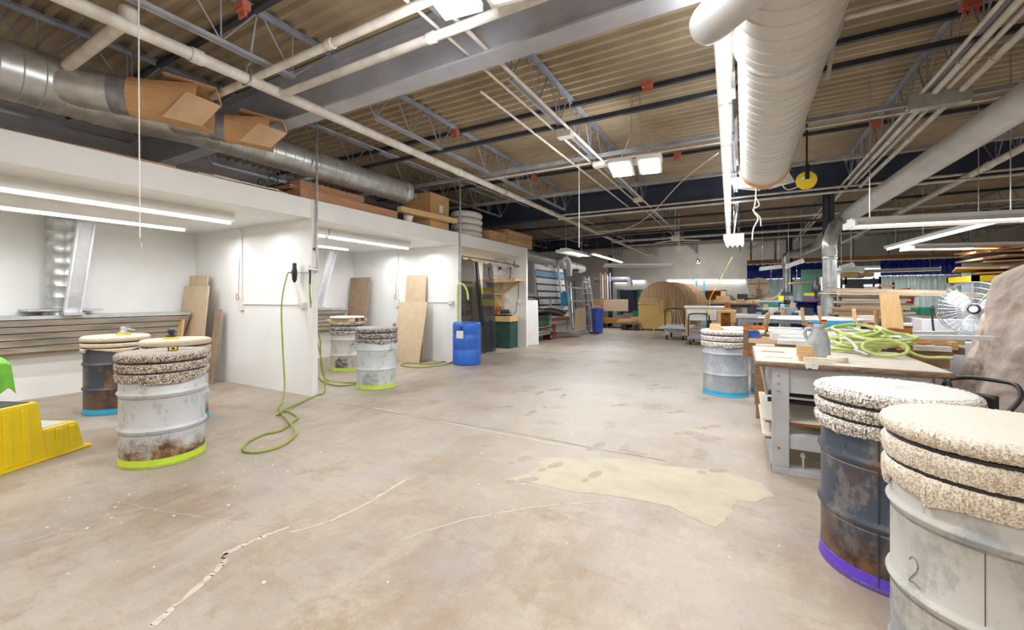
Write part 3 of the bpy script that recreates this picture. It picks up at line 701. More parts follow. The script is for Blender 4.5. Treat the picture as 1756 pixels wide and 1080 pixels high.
def ppl(a, b, za, zb, label, **k): return strip_light(P(a[0], a[1], z=za), P(b[0], b[1], z=zb), label, **k)
ppl((1036, 456), (1153, 456), 2.35, 2.35, 'unlit hooded shop light hanging before the far wall', wd=.3, hood=True, lit=False)
ppl((966, 430), (1001, 438), 2.55, 2.55, 'lit hooded shop light hanging just beyond the last booth', wd=.35, hood=True, power=150)
ppl((1017, 436), (1066, 450), 3.0, 3.0, 'lit bare strip light behind the hooded one near the far left', tubes=2, wd=.16, power=220)
ppl((1457, 386), (1775, 371), 2.2, 2.2, 'hooded shop light nearest at right, running out of the picture', wd=.28, hood=True, power=70)
ppl((1556, 426), (1790, 421), 2.25, 2.25, 'hooded shop light below the nearest one at right edge', wd=.3, hood=True, power=80)
ppl((1521, 428), (1712, 380), 2.3, 2.3, 'bright bare strip light slanting up behind the two hooded lights', tubes=1, wd=.1, power=110)
ppl((1482, 466), (1612, 462), 2.2, 2.2, 'white shop light hanging in front of the blue curtain', wd=.28, hood=True, lit=True, power=120)
for k in range(3):
    xa = 1143 + 46 * k; strip_light(P(xa, 480, y=22.43), P(xa + 44, 480, y=22.43), 'strip light on the far wall, %s of the row of three' % ('left', 'middle', 'right')[k], 'far wall strip lights', 1, .14, chains=False, power=5)
strip_light(P(1053, 482, y=22.43), P(1106, 481, y=22.43), 'strip light on the far wall above the green machine', None, 1, .14, chains=False, power=5)
for a, b, y, lb in (((1349, 458), (1377, 448), 12.2, 'tilted lit shop light hanging beside the dark column'), ((1303, 462), (1340, 458), 14.5, 'small lit shop light behind the dark column'),
                    ((1440, 461), (1462, 455), 12.0, 'small lit shop light right of the galvanised drop')):
    strip_light(P(a[0], a[1], y=y), P(b[0], b[1], y=y), lb, None, 2, .3, hood=True, power=40)
# ceiling fan, reels, pulley
cf_ = P(1158, 413, z=3.0); t = T('ceiling_fan', 'white ceiling fan far back under the conduit run', 'fan', cf_)
MB().cyl(cf_, cf_ + Vector((0, 0, .14)), .12, 16).build('motor', FIX, t); MB().cyl(cf_ + Vector((0, 0, .14)), (cf_.x, cf_.y, 3.946), .015, 8).build('rod', FIX, t)
for k in range(3):
    a = k * 2.09 + .5; m = Matrix.Rotation(a, 3, 'Z'); MB().rbox(cf_ + m @ Vector((.4, 0, .02)), (.6, .13, .012), m).build('blade', FIX, t)
yr = P(1383, 309, z=3.0); t = T('cord_reel', 'round yellow cord reel hanging under the ceiling', 'reel', yr)
f = frame((-.2, -1, -.35)); MB().lathe([(0, -.05), (.12, -.05), (.125, -.02), (.125, .02), (.12, .05), (0, .05)], 28, f, yr).build('reel_body', YEL, t, smooth=True)
MB().bar(yr + Vector((0, -.03, -.0)), yr + Vector((0, -.03, .2)), .05, .13).tube([yr + Vector((0, -.03, .2)), (yr.x, yr.y - .03, 3.946)], .012, 6).build('bracket', BLACK, t)
m = MB(); m.prism([(-.07, -.02), (.07, -.02), (.05, -.06), (-.05, -.06)], .051, .056, f @ Matrix.Rotation(PI, 3, 'Z'), yr); m.build('label_plate', FIX, t)
one(MB().tube(smooth_path([P(1372, 318, z=3.0), P(1355, 325, z=3.0), P(1345, 322, z=3.02), P(1338, 308, z=3.1)], 5), .008, 6).box(*(lambda p: (p.x - .05, p.x + .05, p.y - .03, p.y + .03, p.z, p.z + .09))(P(1336, 303, z=3.1))), 'reel_cable', CREAM, 'short white cable with a box between conduit and yellow reel', 'cable')
pl = P(1164, 427, z=2.85); one(MB().lathe([(0, -.04), (.1, -.04), (.11, 0), (.1, .04), (0, .04)], 20, frame((.2, -1, 0)), pl).tube([pl, (pl.x, pl.y, 3.946)], .02, 6).tube([pl - Vector((0, 0, .1)), pl - Vector((0, 0, .75))], .006, 5), 'pulley', FIX, 'small white pulley with a cord far back in mid ceiling', 'pulley')
wk = P(1197, 448, z=2.9); t = T('work_lamp', 'small round lit work lamp at the end of the conduit run', 'light', wk)
MB().lathe([(0, .1), (.05, .09), (.09, 0), (.08, 0), (0, .02)], 16, frame((0, -1, -.3)) , wk).tube([wk + Vector((0, 0, .08)), (wk.x, wk.y, 3.946)], .01, 5).build('shade', FIX, t); MB().lathe([(0, -.04), (.04, -.02), (.045, .02), (0, .04)], 12, None, wk + Vector((0, -.06, 0))).build('bulb', LED, t)
lamp(wk + Vector((0, .02, -.03)), .2, .2, 170, COOL, (.9, 0, 0), parent=t)
one(MB().tube([P(1256, 440, z=2.6), P(1240, 470, y=14), P(1218, 510, y=13), P(1214, 545, y=12.6)], .008, 5), 'yellow_cable', YELB, 'thin yellow cable slanting down from the strip lights to the benches', 'cable')

for k, (x, y, p) in enumerate(FILL_LAMPS):  # housings for the added out-of-view fill lamps
    t = T('fill_light', 'added unseen open-topped fill light %s' % ('behind the camera at right', 'behind the camera at centre', 'behind the camera at left', 'far right of the grey bench', 'right of the tarp, out of frame', 'at the right over the rear rack')[k], 'light', (x, y, 3.1), 0, 'added fill lights')
    MB().box(x - 1.22, x + 1.22, y - .17, y - .155, 3.095, 3.215).box(x - 1.22, x + 1.22, y + .155, y + .17, 3.095, 3.215).box(x - 1.23, x - 1.215, y - .17, y + .17, 3.095, 3.215).box(x + 1.215, x + 1.23, y - .17, y + .17, 3.095, 3.215).build('housing', FIX, t)
    MB().tube([(x - 1.2, y, 3.155), (x + 1.2, y, 3.155)], .02, 6).build('tube', TUBE, t)
    MB().tube([(x - 1, y, 3.17), (x - 1, y, 3.946)], .004, 4).tube([(x + 1, y, 3.17), (x + 1, y, 3.946)], .004, 4).build('hanger_wire', STEELB, t)

for k, y in enumerate((.4, 4.2)):  # hidden housings for the fill lamps added behind the duct
    t = T('fill_light', 'added unseen fill light behind the booth duct, %s' % ('nearer', 'farther')[k], 'light', (-6.95, y, 3.63))
    MB().box(-7.0, -6.9, y - 1.12, y + 1.12, 3.63, 3.68).build('housing', FIX, t); MB().tube([(-6.95, y - 1.1, 3.625), (-6.95, y + 1.1, 3.625)], .012, 6).build('tube', TUBE, t)
    MB().tube([(-6.95, y, 3.68), (-6.95, y, 3.946)], .01, 5).build('hanger_rod', STEELB, t)
# ================================================================== SANDING DRUMS
RS = .29
def drum_shell(R=RS, H=.84):
    z = [(R - .012, .0), (R + .006, .003), (R + .008, .014), (R, .022)]
    for h in (.295, .585):
        z += [(R, h - .028), (R + .006, h - .014), (R + .014, h - .004), (R + .015, h), (R + .014, h + .004), (R + .006, h + .014), (R, h + .028)]
    z += [(R, H - .02), (R + .007, H - .012), (R + .007, H)]
    return z
R_TOP = .29
def lumpy(prof, n, amp, seed, ragged=0, freq=1.0):
    """closed ring of pile: profile swept round with random loop bumps, lower edge optionally ragged"""
    r = random.Random(seed); mb = MB(); N = len(prof)
    edge = [0] * n
    if ragged:
        k = 0; v = 0
        while k < n:
            L = r.randint(3, max(4, n // 10)); nv = r.uniform(-1, 1) * ragged
            for j in range(L):
                if k + j < n: edge[k + j] = v + (nv - v) * j / L
            v = nv; k += L
        for j in range(n // 12): w_ = j / (n // 12); edge[-1 - j] = edge[-1 - j] * w_ + edge[0] * (1 - w_)
    zt = max(p[1] for p in prof); zb = min(p[1] for p in prof)
    for i, (rr, z) in enumerate(prof):
        for k in range(n):
            a = 2 * PI * k / n; q = (zt - z) / (zt - zb + 1e-6); am = amp if rr > R_TOP else amp * .12
            mb.v.append(((rr + r.uniform(-am, am)) * math.cos(a), (rr + r.uniform(-am, am)) * math.sin(a), z + r.uniform(-am, am) * .6 + edge[k] * q))
    mb.f = [(i * n + k, i * n + (k + 1) % n, (i + 1) * n + (k + 1) % n, (i + 1) * n + k) for i in range(N - 1) for k in range(n)] + ([tuple(range(n))] if prof[0][0] < R_TOP * .2 else [])
    return mb
def carpet_top(t, mat, n, amp, seed, zt=.91, zb=.68, R=RS, bands=2, ragged=.02, shape=None, bandmat=None, nr=14):
    """pad on top, carpet turned down the sides in layers, straps between them"""
    Ro = R + .028; th = (zt - .84)
    prof = [(Ro * j / nr, zt) for j in range(nr, 0, -1)]
    prof = prof[::-1]
    prof[-1] = (Ro - .022, zt)
    prof += [(Ro - .008, zt - .007), (Ro + .002, zt - .02), (Ro + .003, zt - .04), (Ro - .004, zt - .055), (Ro - .014, zt - .062), (R + .004, zt - .064)]
    lumpy(prof, n, amp, seed).build('carpet_pad', mat, t, smooth=amp < .004, world=False)
    z = zt - .066; hb = (z - zb - bands * .012) / bands
    for b in range(bands):
        MB().lathe([(R + .006, z - .016), (R + .013, z - .014), (R + .013, z - .001), (R + .006, z)], 48).build('strap', bandmat or BLACK, t, world=False)
        z -= .010; z1 = z - hb; last = b == bands - 1
        prof = [(R + .006, z), (R + .018, z - .004), (R + .026, z - hb * .25), (R + .026, z - hb * .6), (R + .02, z1 + .004), (R + .006, z1)]
        lumpy(prof, n, amp, seed + 3 + b, ragged if last else 0).build('carpet_skirt' if last else 'carpet_band', mat, t, smooth=amp < .004, world=False); z = z1
def drum(x, y, label, paint, tape, cmat, rz=0, n=120, amp=.0035, seed=1, seam=False, group='carpet-topped sanding drums', zt=.91, zb=.68, bands=2, ragged=.02, top=True):
    t = T('sanding_drum', label, 'drum', (x, y, 0), rz, group)
    MB().lathe(drum_shell(), 64, cap=True).build('drum_body', paint, t, smooth=True, world=False)
    if tape: MB().lathe([(RS + .009, .004), (RS + .0095, .0045), (RS + .0025, .026), (RS + .0025, .066), (RS + .0005, .067)], 64, cap=False).build('tape_band', tape, t, smooth=True, world=False)
    if seam: MB().box(RS - .002, RS + .0035, -.003, .003, .02, .8).build('weld_seam', DARK, t, world=False)
    if top: carpet_top(t, cmat, n, amp, seed, zt, zb, bands=bands, ragged=ragged)
    return t
RUST = (.20, .095, .04)
D_GREY = drum_mat('drum_paint_chalky_grey', (.60, .62, .63), (.42, .40, .37), .3, low=(.36, .22, .10))
D_DARK = drum_mat('drum_bare_dark_steel', (.055, .065, .078), RUST, .45, extra=(.16, .09, .05), rough=.4)
D_BLUEGREY = drum_mat('drum_paint_blue_grey', (.42, .46, .52), (.50, .50, .50), .4)
D_DBLUE = drum_mat('drum_dark_blue_steel', (.055, .075, .105), (.16, .145, .14), .5, extra=(.13, .07, .045), rough=.38, low=(.20, .10, .05))
D_CREAM = drum_mat('drum_paint_dusty_white', (.64, .62, .56), (.46, .47, .46), .35, extra=(.50, .55, .57))
D_SMUDGE = drum_mat('drum_paint_smudged_white', (.60, .57, .51), (.38, .36, .33), .4, extra=(.10, .10, .10))
D_TEAL = drum_mat('drum_paint_white_teal', (.64, .67, .68), (.16, .38, .42), .2, extra=(.35, .38, .38))
SP1 = carpet_mat('speckled_brown_carpet', (.10, .07, .045), (.33, .26, .19), (.60, .54, .46), 135)
SP2 = carpet_mat('speckled_light_carpet', (.24, .21, .18), (.52, .46, .40), (.80, .77, .72), 150)
SP3 = carpet_mat('cream_pile_carpet', (.46, .37, .27), (.66, .57, .46), (.78, .71, .61), 210)
TANF = carpet_mat('tan_felt', (.52, .41, .27), (.60, .49, .35), (.66, .56, .42), 150)
SP4 = carpet_mat('dark_speckled_carpet', (.10, .09, .08), (.26, .23, .20), (.46, .43, .39), 60)
front_d = drum(-4.388, 1.719, 'chalky grey sanding drum with brown speckled carpet and lime tape, nearest at left', D_GREY, LIME, SP1, rz=-.9, n=300, amp=.0045, seed=11)
black_d = drum(-6.727, 2.156, 'dark rusty sanding drum with tan felt top and blue tape, behind at left', D_DARK, CYTAPE, TANF, n=160, amp=.0012, seed=21, ragged=.07, zb=.72)
hid_d = drum(-5.558, 2.295, 'grey sanding drum with smooth tan top, half hidden behind the nearest left drum', D_GREY, CYTAPE, TANF, rz=2.2, n=160, amp=.0012, seed=31, ragged=.04)
d2 = drum(-6.644, 5.506, 'smudged white sanding drum with lime tape carrying a small pallet, in second booth', D_SMUDGE, LIME, SP4, n=120, amp=.004, seed=41)
d3 = drum(-4.975, 4.672, 'white and teal flaking sanding drum with lime tape beside the first booth pillar', D_TEAL, LIME, SP4, n=160, amp=.004, seed=51)
rd = drum(-.238, 6.744, 'blue-grey sanding drum with light speckled carpet and cyan tape, left of the grey bench', D_BLUEGREY, CYTAPE, SP2, n=180, amp=.0045, seed=61)
rd2 = drum(.375, 7.05, 'cream sanding drum with cyan tape hidden behind the grey bench corner', D_CREAM, CYTAPE, TANF, n=100, amp=.002, seed=71)
pd = drum(.655, 2.80, 'dark blue steel sanding drum with thick light speckled carpet and purple tape', D_DBLUE, PURT, SP2, rz=-1.95, n=420, amp=.0052, seed=81, seam=True, zt=.915, zb=.70, ragged=.012)
D_NEAR = drum_mat('drum_paint_dusty_stained', (.62, .61, .57), (.44, .44, .42), .45, extra=(.34, .36, .38), rough=.6)
wd_ = drum(.80, 2.166, 'dusty white sanding drum with cream pile carpet, nearest the camera at lower right', D_NEAR, None, SP3, rz=-2.1, n=480, amp=.0032, seed=91, seam=False, zt=.915, zb=.66, ragged=.045)
# rubbed pencil mark "2" on the nearest drum
def on_drum(d, rz, pts, r, name, mat, R=RS):
    vs = [(math.cos(rz + a / R) * (R + .002), math.sin(rz + a / R) * (R + .002), z) for a, z in pts]
    return MB().tube(vs, r, 5).build(name, mat, d, world=False)
PENCIL = M('pencil_grey', (.16, .16, .17), (.10, .10, .11), 30, .7)
ang = -2.35 + 2.1 - .33
on_drum(wd_, ang, [(p.x, p.y - .12) for p in smooth_path([(-.02, .53, 0), (-.005, .548, 0), (.014, .532, 0), (.008, .50, 0), (-.012, .47, 0), (-.02, .452, 0), (0, .458, 0), (.024, .450, 0)], 5)], .0013, 'pencil_mark', PENCIL)
MB().tube([(-(RS + .002) * 0 + math.cos(-2.02 + 2.1) * (RS + .001), math.sin(-2.02 + 2.1) * (RS + .001), z) for z in (.02, .2, .27)], .0011, 5).tube([(math.cos(-2.02 + 2.1) * (RS + .001), math.sin(-2.02 + 2.1) * (RS + .001), z) for z in (.32, .45, .56)], .0011, 5).build('weld_seam', DARK, wd_, world=False)
GRIME = M('hoop_grime', (.20, .19, .18), (.38, .36, .33), 18, .8)
for d_ in (wd_, pd, front_d):
    for h in (.295, .585): MB().lathe([(RS + .0012, h - .034), (RS + .0022, h - .031), (RS + .0035, h - .026)], 64, cap=False).build('hoop_grime', GRIME, d_, world=False)
# ---- things lying on drums
def sander(x, y, z, label, dark, rz=0):
    t = T('air_sander', label, 'sander', (x, y, z), rz); body = BLACK if dark else STEELB
    MB().lathe([(.0, 0), (.072, 0), (.075, .004), (.075, .012), (.05, .016), (0, .016)], 28).build('sanding_disc', YELB, t, world=False, smooth=True)
    MB().lathe([(.04, .016), (.05, .02), (.052, .032), (.035, .038), (.028, .05), (.034, .06), (.036, .085), (.03, .1), (.012, .108), (0, .108)], 24).build('motor_body', body, t, world=False, smooth=True)
    MB().tube([(.0, 0, .075), (.05, .0, .078), (.10, 0, .07), (.13, 0, .066)], [.014, .014, .013, .012], 10).build('handle', body, t, world=False, smooth=True)
    MB().bar((.0, 0, .112), (.085, 0, .104), .016, .005).build('lever', STEELB, t, world=False)
    MB().cyl((.13, 0, .066), (.155, 0, .064), .008, 8).build('air_fitting', STEELB, t, world=False); return t
sander(-6.66, 2.2, .912, 'silver air sander on a yellow disc, standing on the dark drum', False, .4)
sander(-5.64, 2.28, .912, 'black air sander on a yellow disc, on the half hidden drum', True, 2.6)
tm = P(297, 599, z=.915); t = T('tape_measure', 'black and yellow tape measure lying on the nearest left drum', 'tape measure', (tm.x + .07, tm.y - .03, .914), 1.2)
MB().box(-.035, .035, -.018, .018, 0, .036).build('case', BLACK, t, world=False, bevel=.004); MB().box(-.026, .026, -.0195, -.018, .005, .031).build('face', YEL, t, world=False); MB().box(-.010, .012, -.0205, -.0195, .010, .026).build('emblem', BLACK, t, world=False)
sp = P(318, 597, z=.915); one(MB().prism([(-.06, -.008), (.03, -.012), (.06, 0), (.03, .012), (-.06, .008)], 0, .004, RZ(.5), (sp.x + .03, sp.y, .914)), 'putty_knife', GLASSY, 'flat pale scraper lying beside the tape measure', 'scraper')
t = T('small_pallet', 'small wooden pallet with a carpeted top, on the smudged white drum', 'pallet', (-6.644, 5.506, .915), .3)
for k in (-1, 0, 1): MB().box(-.27, .27, k * .2 - .03, k * .2 + .03, 0, .06).build('runner', PINE, t, world=False)
MB().lathe([(.001, .095), (.2, .097), (.30, .095), (.315, .08), (.31, .066), (.26, .062), (0, .062)], 40).build('pallet_top', SP2, t, world=False)
t = None
for k, (w_, a) in enumerate(((.15, .1), (.14, .05))):
    one(MB().rbox((-.36, 6.62, .912 + .021 + k * .042), (w_, .10, .040), RZ(a)), 'wood_block', PINEY, 'small pine block on the blue-grey drum, %s of two' % ('lower', 'upper')[k], 'wood block', 'pine blocks on the drum')
one(MB().lathe([(0, 0), (.245, 0), (.25, .006), (.25, .02), (.24, .026), (0, .026)], 36, None, (-.08, 6.85, .914)), 'round_board', WPLANK, 'round white board lying on the blue-grey drum behind the pine blocks', 'board')
# blue plastic barrel
bb = T('blue_barrel', 'faded blue plastic barrel standing at the second booth pillar', 'barrel', (-5.02, 7.15, 0), 0)
zc = [(.26, 0), (.282, .01), (.29, .04), (.29, .30), (.284, .31), (.284, .33), (.29, .34), (.29, .60), (.284, .61), (.284, .63), (.29, .64), (.29, .80), (.282, .845), (.27, .86), (.255, .862), (.25, .84), (.25, .3), (0, .28)]
MB().lathe(zc, 48).build('barrel_body', BLUEP, bb, smooth=True, world=False)
def patch(a0, a1, z0, z1, R, name, mat, par, n=6):
    m = MB(); m.v = [(R * math.cos(a0 + (a1 - a0) * i / n), R * math.sin(a0 + (a1 - a0) * i / n), z) for z in (z0, z1) for i in range(n + 1)]
    m.f = [(i, i + 1, i + n + 2, i + n + 1) for i in range(n)]; return m.build(name, mat, par, world=False, solid=.002)
patch(-1.75, -1.2, .55, .70, .294, 'paper_label', CREAM, bb); patch(-1.5, -1.25, .72, .79, .294, 'dark_sticker', BLUECAB, bb)
# ================================================================== BOOTH FITTINGS
LOUV = M('dusty_louvre', (.56, .49, .40), (.30, .25, .19), 5, .6, stretch=(1, .3, 3))
def plenum(ya, yb, label):
    """sloping intake cabinet under the booth back wall: metal top edge and four dirty louvre slats"""
    t = T('intake_plenum', label, 'intake cabinet', (-8.1, (ya + yb) / 2, .55))
    MB().box(-8.41, -7.88, ya, yb, 1.09, 1.135).build('top_shelf', GALV, t)
    MB().prism([(-8.41, .60), (-8.22, .62), (-8.0, 1.08), (-8.41, 1.08)], ya, yb, Matrix(((1, 0, 0), (0, 0, 1), (0, 1, 0))), (0, 0, 0)).build('back_box', BROWNB, t)
    n = 5
    for k in range(n):
        z = .64 + .088 * k; x = -8.21 + .056 * k
        MB().bar((x + .05, ya, z + .045), (x + .05, yb, z + .045), .006, .07, up=(.45, 0, 1)).build('louvre', LOUV, t)
        MB().box(x + .035, x + .075, ya, yb, z + .078, z + .086).build('louvre_lip', GALV, t)
    for y in (ya + .01, (ya + yb) / 2, yb - .01): MB().bar((-8.2, y, .62), (-7.94, y, 1.09), .03, .03).build('rib', GALV, t)
    return t
plenum(-2.9, 3.45, 'grey louvred intake cabinet along the first booth back wall')
plenum(4.1, 6.55, 'grey louvred intake cabinet along the second booth back wall')
bd2 = T('booth_exhaust_duct', 'galvanised exhaust duct rising against the first booth back wall', 'duct', (-8.15, 2.1, 1.14))
ED = P(106, 450, x=-8.2).y
duct_bm((-8.2, ED, 1.22), (-8.2, ED, 2.468), .155, pitch=.15, n=32, seam=.004).build('riser', GALV, bd2, smooth=True)
MB().box(-8.40, -7.98, ED - .36, ED + .36, 1.19, 1.215).build('flange_plate', GALV, bd2)
MB().lathe([(.19, 0), (.18, .05), (.16, .06)], 28, None, (-8.2, ED, 1.136)).build('base_collar', GALV, bd2, smooth=True)
for ya, lab, y2 in ((P(124, 530, x=-7.85).y, 'first', P(148, 385, x=-7.5).y), (P(545, 530, x=-7.85).y, 'second', P(571, 438, x=-7.5).y)):
    t = T('channel_strut', 'light grey steel channel leaning in the %s booth from shelf to ceiling' % lab, 'steel channel', (-7.9, ya, 1.2))
    a = Vector((-7.85, ya, 1.17)); b = Vector((-7.5, y2, 2.34))
    MB().bar(a, b, .15, .012, up=(1, 0, 0)).build('web', ALU, t)
    sdv = (b - a).normalized().cross(Vector((1, 0, 0))).normalized()
    for s in (-1, 1): MB().bar(a + sdv * s * .075, b + sdv * s * .075, .018, .07, up=(1, 0, 0)).build('flange', LGREY, t)
    MB().box(-7.95, -7.75, ya - .1, ya + .1, 1.136, 1.17).build('foot_plate', GALV, t)
# boards leaning on the first partition
def lean(name, x0, x1, y0, y1, zt, mat, label, th=.02, zb=0, group=None, rake=.14, cat='board', wall_y=None):
    """board standing on the floor, its top leaning toward +y"""
    m = MB(); a = math.atan2(y1 - y0, x1 - x0); dx = Vector((x1 - x0, y1 - y0, 0)); n = Vector((-dx.y, dx.x, 0)).normalized()
    b0 = Vector((x0, y0, zb)); b1 = Vector((x1, y1, zb)); up = Vector((n.x * rake, n.y * rake, zt - zb))
    nn = dx.cross(up).normalized() * th
    vs = [b0, b1, b1 + up, b0 + up]; vs += [v + nn for v in vs]
    m.add(vs, [(0, 1, 2, 3), (7, 6, 5, 4), (0, 4, 5, 1), (1, 5, 6, 2), (2, 6, 7, 3), (3, 7, 4, 0)])
    o = one(m, name, mat, label, cat, group); return o
lean('mdf_board', -8.3, -7.72, 3.50, 3.50, 1.74, MDF, 'tall tan board leaning on the first partition, topmost at the back', rake=.14)
lean('mdf_board', -8.30, -7.52, 3.42, 3.42, 1.56, MDF, 'broad tan board leaning on the first partition, in front of the taller one', rake=.14)
lean('mdf_board', -7.50, -7.34, 3.52, 3.52, 1.18, BROWNB, 'narrow brown board leaning at the outer side of the first partition stack', rake=.13)
lean('pine_strip', -8.05, -7.9, 3.28, 3.28, 1.02, PINEZ, 'short pine-edged strip leaning on the tan boards in the first booth', th=.03, rake=.1)
# boards in second booth
lean('mdf_board', -6.72, -5.92, 6.72, 6.72, 1.27, MDF, 'wide tan board leaning in front at the second partition', rake=.28)
lean('mdf_board', -6.62, -6.05, 6.98, 6.98, 1.86, MDF, 'tall tan board leaning behind the wide one at the second partition', rake=.13)
lean('mdf_board', -7.3, -6.55, 6.85, 6.85, .62, MDF, 'low tan board lying upright left of the wide one in second booth', rake=.1)
lean('dark_board', -7.0, -6.4, 6.98, 6.98, .78, BROWNB, 'low dark brown board behind the low tan one in second booth', rake=.1)
lean('brown_board', -8.3, -7.65, 6.80, 6.80, 1.84, BROWNB, 'tall dark brown board leaning in the second booth back corner', rake=.2)
lean('leaning_sheet', -5.52, -5.27, 10.72, 11.12, 1.29, WPLANK, 'tall white panel standing just past the last booth wall', th=.03, rake=.05, cat='panel')
# conduits and outlets on partitions
def wall_outlet(Yp, label):
    t = T('wall_outlet', label, 'outlet', (-5.42, Yp, 1.2))
    MB().box(-5.49, -5.36, Yp - .05, Yp, 1.22, 1.30).build('box', CREAM, t); MB().box(-5.47, -5.44, Yp - .06, Yp - .05, 1.235, 1.285).build('socket', FIX, t); MB().box(-5.41, -5.38, Yp - .06, Yp - .05, 1.235, 1.285).build('socket', FIX, t)
    MB().tube([(-5.49, Yp - .015, 1.27), (-6.94, Yp - .015, 1.27)], .011, 6).build('conduit', FIX, t)
    MB().tube([(-6.94, Yp - .015, 1.27), (-6.94, Yp - .015, 2.40), (-7.0, Yp - .04, 2.44)], .011, 6).build('conduit', FIX, t)
    MB().box(-6.99, -6.89, Yp - .045, Yp, 1.17, 1.33).build('junction', CREAM, t)
    MB().tube(smooth_path([(-6.94, Yp - .03, 1.33), (-6.98, Yp - .04, 1.42), (-6.96, Yp - .03, 2.0)], 6), .004, 5).tube([(-6.99 + .035 * math.cos(k * .6), Yp - .055, 1.38 + .045 * math.sin(k * .6)) for k in range(24)], .006, 5).build('copper_coil', BRASS, t)
    return t
wall_outlet(3.75, 'white twin outlet with conduit on the first partition face'); wall_outlet(7.16, 'white twin outlet with conduit on the second partition face')
# air regulator and blow gun on the first pillar
rg = T('air_regulator', 'black air filter regulator held out from the first pillar', 'regulator', (-5.3, 3.62, 1.62))
q = P(505, 467, y=3.66)
MB().lathe([(0, -.14), (.014, -.14), (.018, -.12), (.03, -.11), (.034, -.03), (.04, -.02), (.04, .02), (.034, .03), (.03, .05), (.028, .06), (.028, .12), (.022, .13), (0, .13)], 20, None, q).build('body', BLACK, rg, smooth=True)
MB().tube([q, (CX, 3.8, q.z), (CX + .0, 3.8, 1.72)], .010, 8).build('air_line', STEELB, rg)
MB().tube([q - Vector((.03, 0, 0)), q - Vector((.09, .0, 0))], .011, 8).build('red_fitting', RED, rg)
bg = T('blow_gun', 'steel air blow gun with dark grip hooked on the first pillar', 'air gun', (-5.15, 3.72, 1.6))
g0 = P(531, 462, y=3.70)
MB().tube([g0, g0 + Vector((.10, .0, .0)), g0 + Vector((.17, 0, -.015))], [.013, .011, .006], 8).tube([g0 + Vector((-.02, 0, .06)), g0 + Vector((.02, 0, .02)), g0 + Vector((.06, 0, -.05))], .005, 5).build('nozzle', STEELB, bg)
MB().tube([g0 + Vector((.0, 0, 0)), g0 + Vector((.012, 0, -.07)), g0 + Vector((.006, 0, -.14)), g0 + Vector((.004, 0, -.2))], [.017, .014, .012, .013], 8).build('grip', BLACK, bg)
one(MB().box(XF + .012, XF + .05, 3.75, 3.83, 1.78, 2.0), 'switch_box', CREAM, 'cream switch box on the face of the first pillar', 'switch')
one(MB().box(XF + .014, XF + .02, 3.76, 3.82, 2.03, 2.06), 'warning_sticker', RED, 'small red sticker above the switch box on the first pillar', 'sticker')
# ---- hoses
def hose(pts, r, mat, label, name='air_hose', k=8, cat='hose'):
    return one(MB().tube(smooth_path(pts, k), r, 8), name, mat, label, cat, smooth=True)
h0 = q - Vector((.10, 0, 0)); zf = .0125
def F(a, b, z=zf): return P(a, b, z=z)
hose([h0, h0 + Vector((-.07, -.0, -.04)), P(483, 520, y=3.45), P(485, 600, y=3.42), P(488, 660, y=3.36), P(484, 690, y=3.2), F(478, 702), F(500, 728, .035), F(507, 745), F(480, 765), F(440, 775), F(418, 772), F(422, 760), F(450, 745), F(480, 738), F(503, 722, .02), F(509, 714), F(488, 703), F(472, 700, .02), F(471, 712, .012), F(490, 730, .02)][:15] +
     [F(503, 722, .018), F(509, 714), F(490, 704, .018), F(474, 712), F(488, 702, .03), F(520, 688), F(545, 677), F(556, 672, .05), P(556, 640, y=3.9), P(545, 590, y=3.85), P(535, 540, y=3.78), g0 + Vector((.004, 0, -.3)), g0 + Vector((.004, 0, -.2))], .0105, HOSE, 'lime air hose from the regulator, looping on the floor and up to the gun')
hose([P(541, 555, y=4.1), P(549, 585, y=4.3), P(551, 630, y=4.4), F(562, 652), F(600, 656), F(640, 655), F(664, 654)], .0105, HOSE, 'thin lime hose behind the first pillar running to the teal drum')
hose([F(541, 640, .04), F(556, 655), F(580, 661), F(610, 659)], .0105, HOSE, 'short lime hose lying behind the foot of the first pillar')
hose([P(787, 492, x=-5.16), P(786, 540, x=-5.17), P(784, 590, x=-5.17), F(780, 605, .03), F(765, 618), F(735, 624), F(700, 622), F(688, 626), F(715, 630), F(750, 627), F(772, 622), F(782, 608, .05)], .011, HOSE, 'lime air hose hanging at the second pillar and curling on the floor')
hose([P(786, 600, x=-5.17), P(785, 500, x=-5.15), P(788, 487, x=-5.1), P(796, 489, x=-4.98), P(801, 500, x=-4.92), P(803, 514, x=-4.9)], .02, HOSEB, 'thick bright lime hose hooked over the top of the second pillar pipe')
# ---- step stool and cloth
ss = T('step_stool', 'bright yellow plastic two-step stool with grey tread mats at the left edge', 'step stool', (-5.3, 1.0, 0), 0)
A = Vector((-5.30, 1.50, 0)); u = Vector((.42, -.907, 0)); v = Vector((-.907, -.42, 0))      # u up the steps, v across
ux = Matrix((u, v, (0, 0, 1))).transposed()
def stepbox(a0, a1, z1, in0=.03, w0=.0, w1=.48, z0=.02):
    """tapered moulded block from a0..a1 along the steps, with fluted side"""
    m = MB(); n = 16; pts = []
    base = [(a0, w0), (a1, w0), (a1, w1), (a0, w1)]
    for z, k in ((z0, 0), (z1 - .015, in0), (z1, in0 + .012)):
        ring = []
        for (x, y) in ((a0 + k, w0 + k), (a1, w0 + k), (a1, w1 - k), (a0 + k, w1 - k)): ring.append((x, y, z))
        pts.append(ring)
    vs = [A + ux @ Vector(p) for r_ in pts for p in r_]
    fs = [(i * 4 + k, i * 4 + (k + 1) % 4, (i + 1) * 4 + (k + 1) % 4, (i + 1) * 4 + k) for i in range(2) for k in range(4)] + [(8, 9, 10, 11)]
    return m.add(vs, fs)
stepbox(.03, .38, .255).build('lower_step', YEL, ss, bevel=.012); 
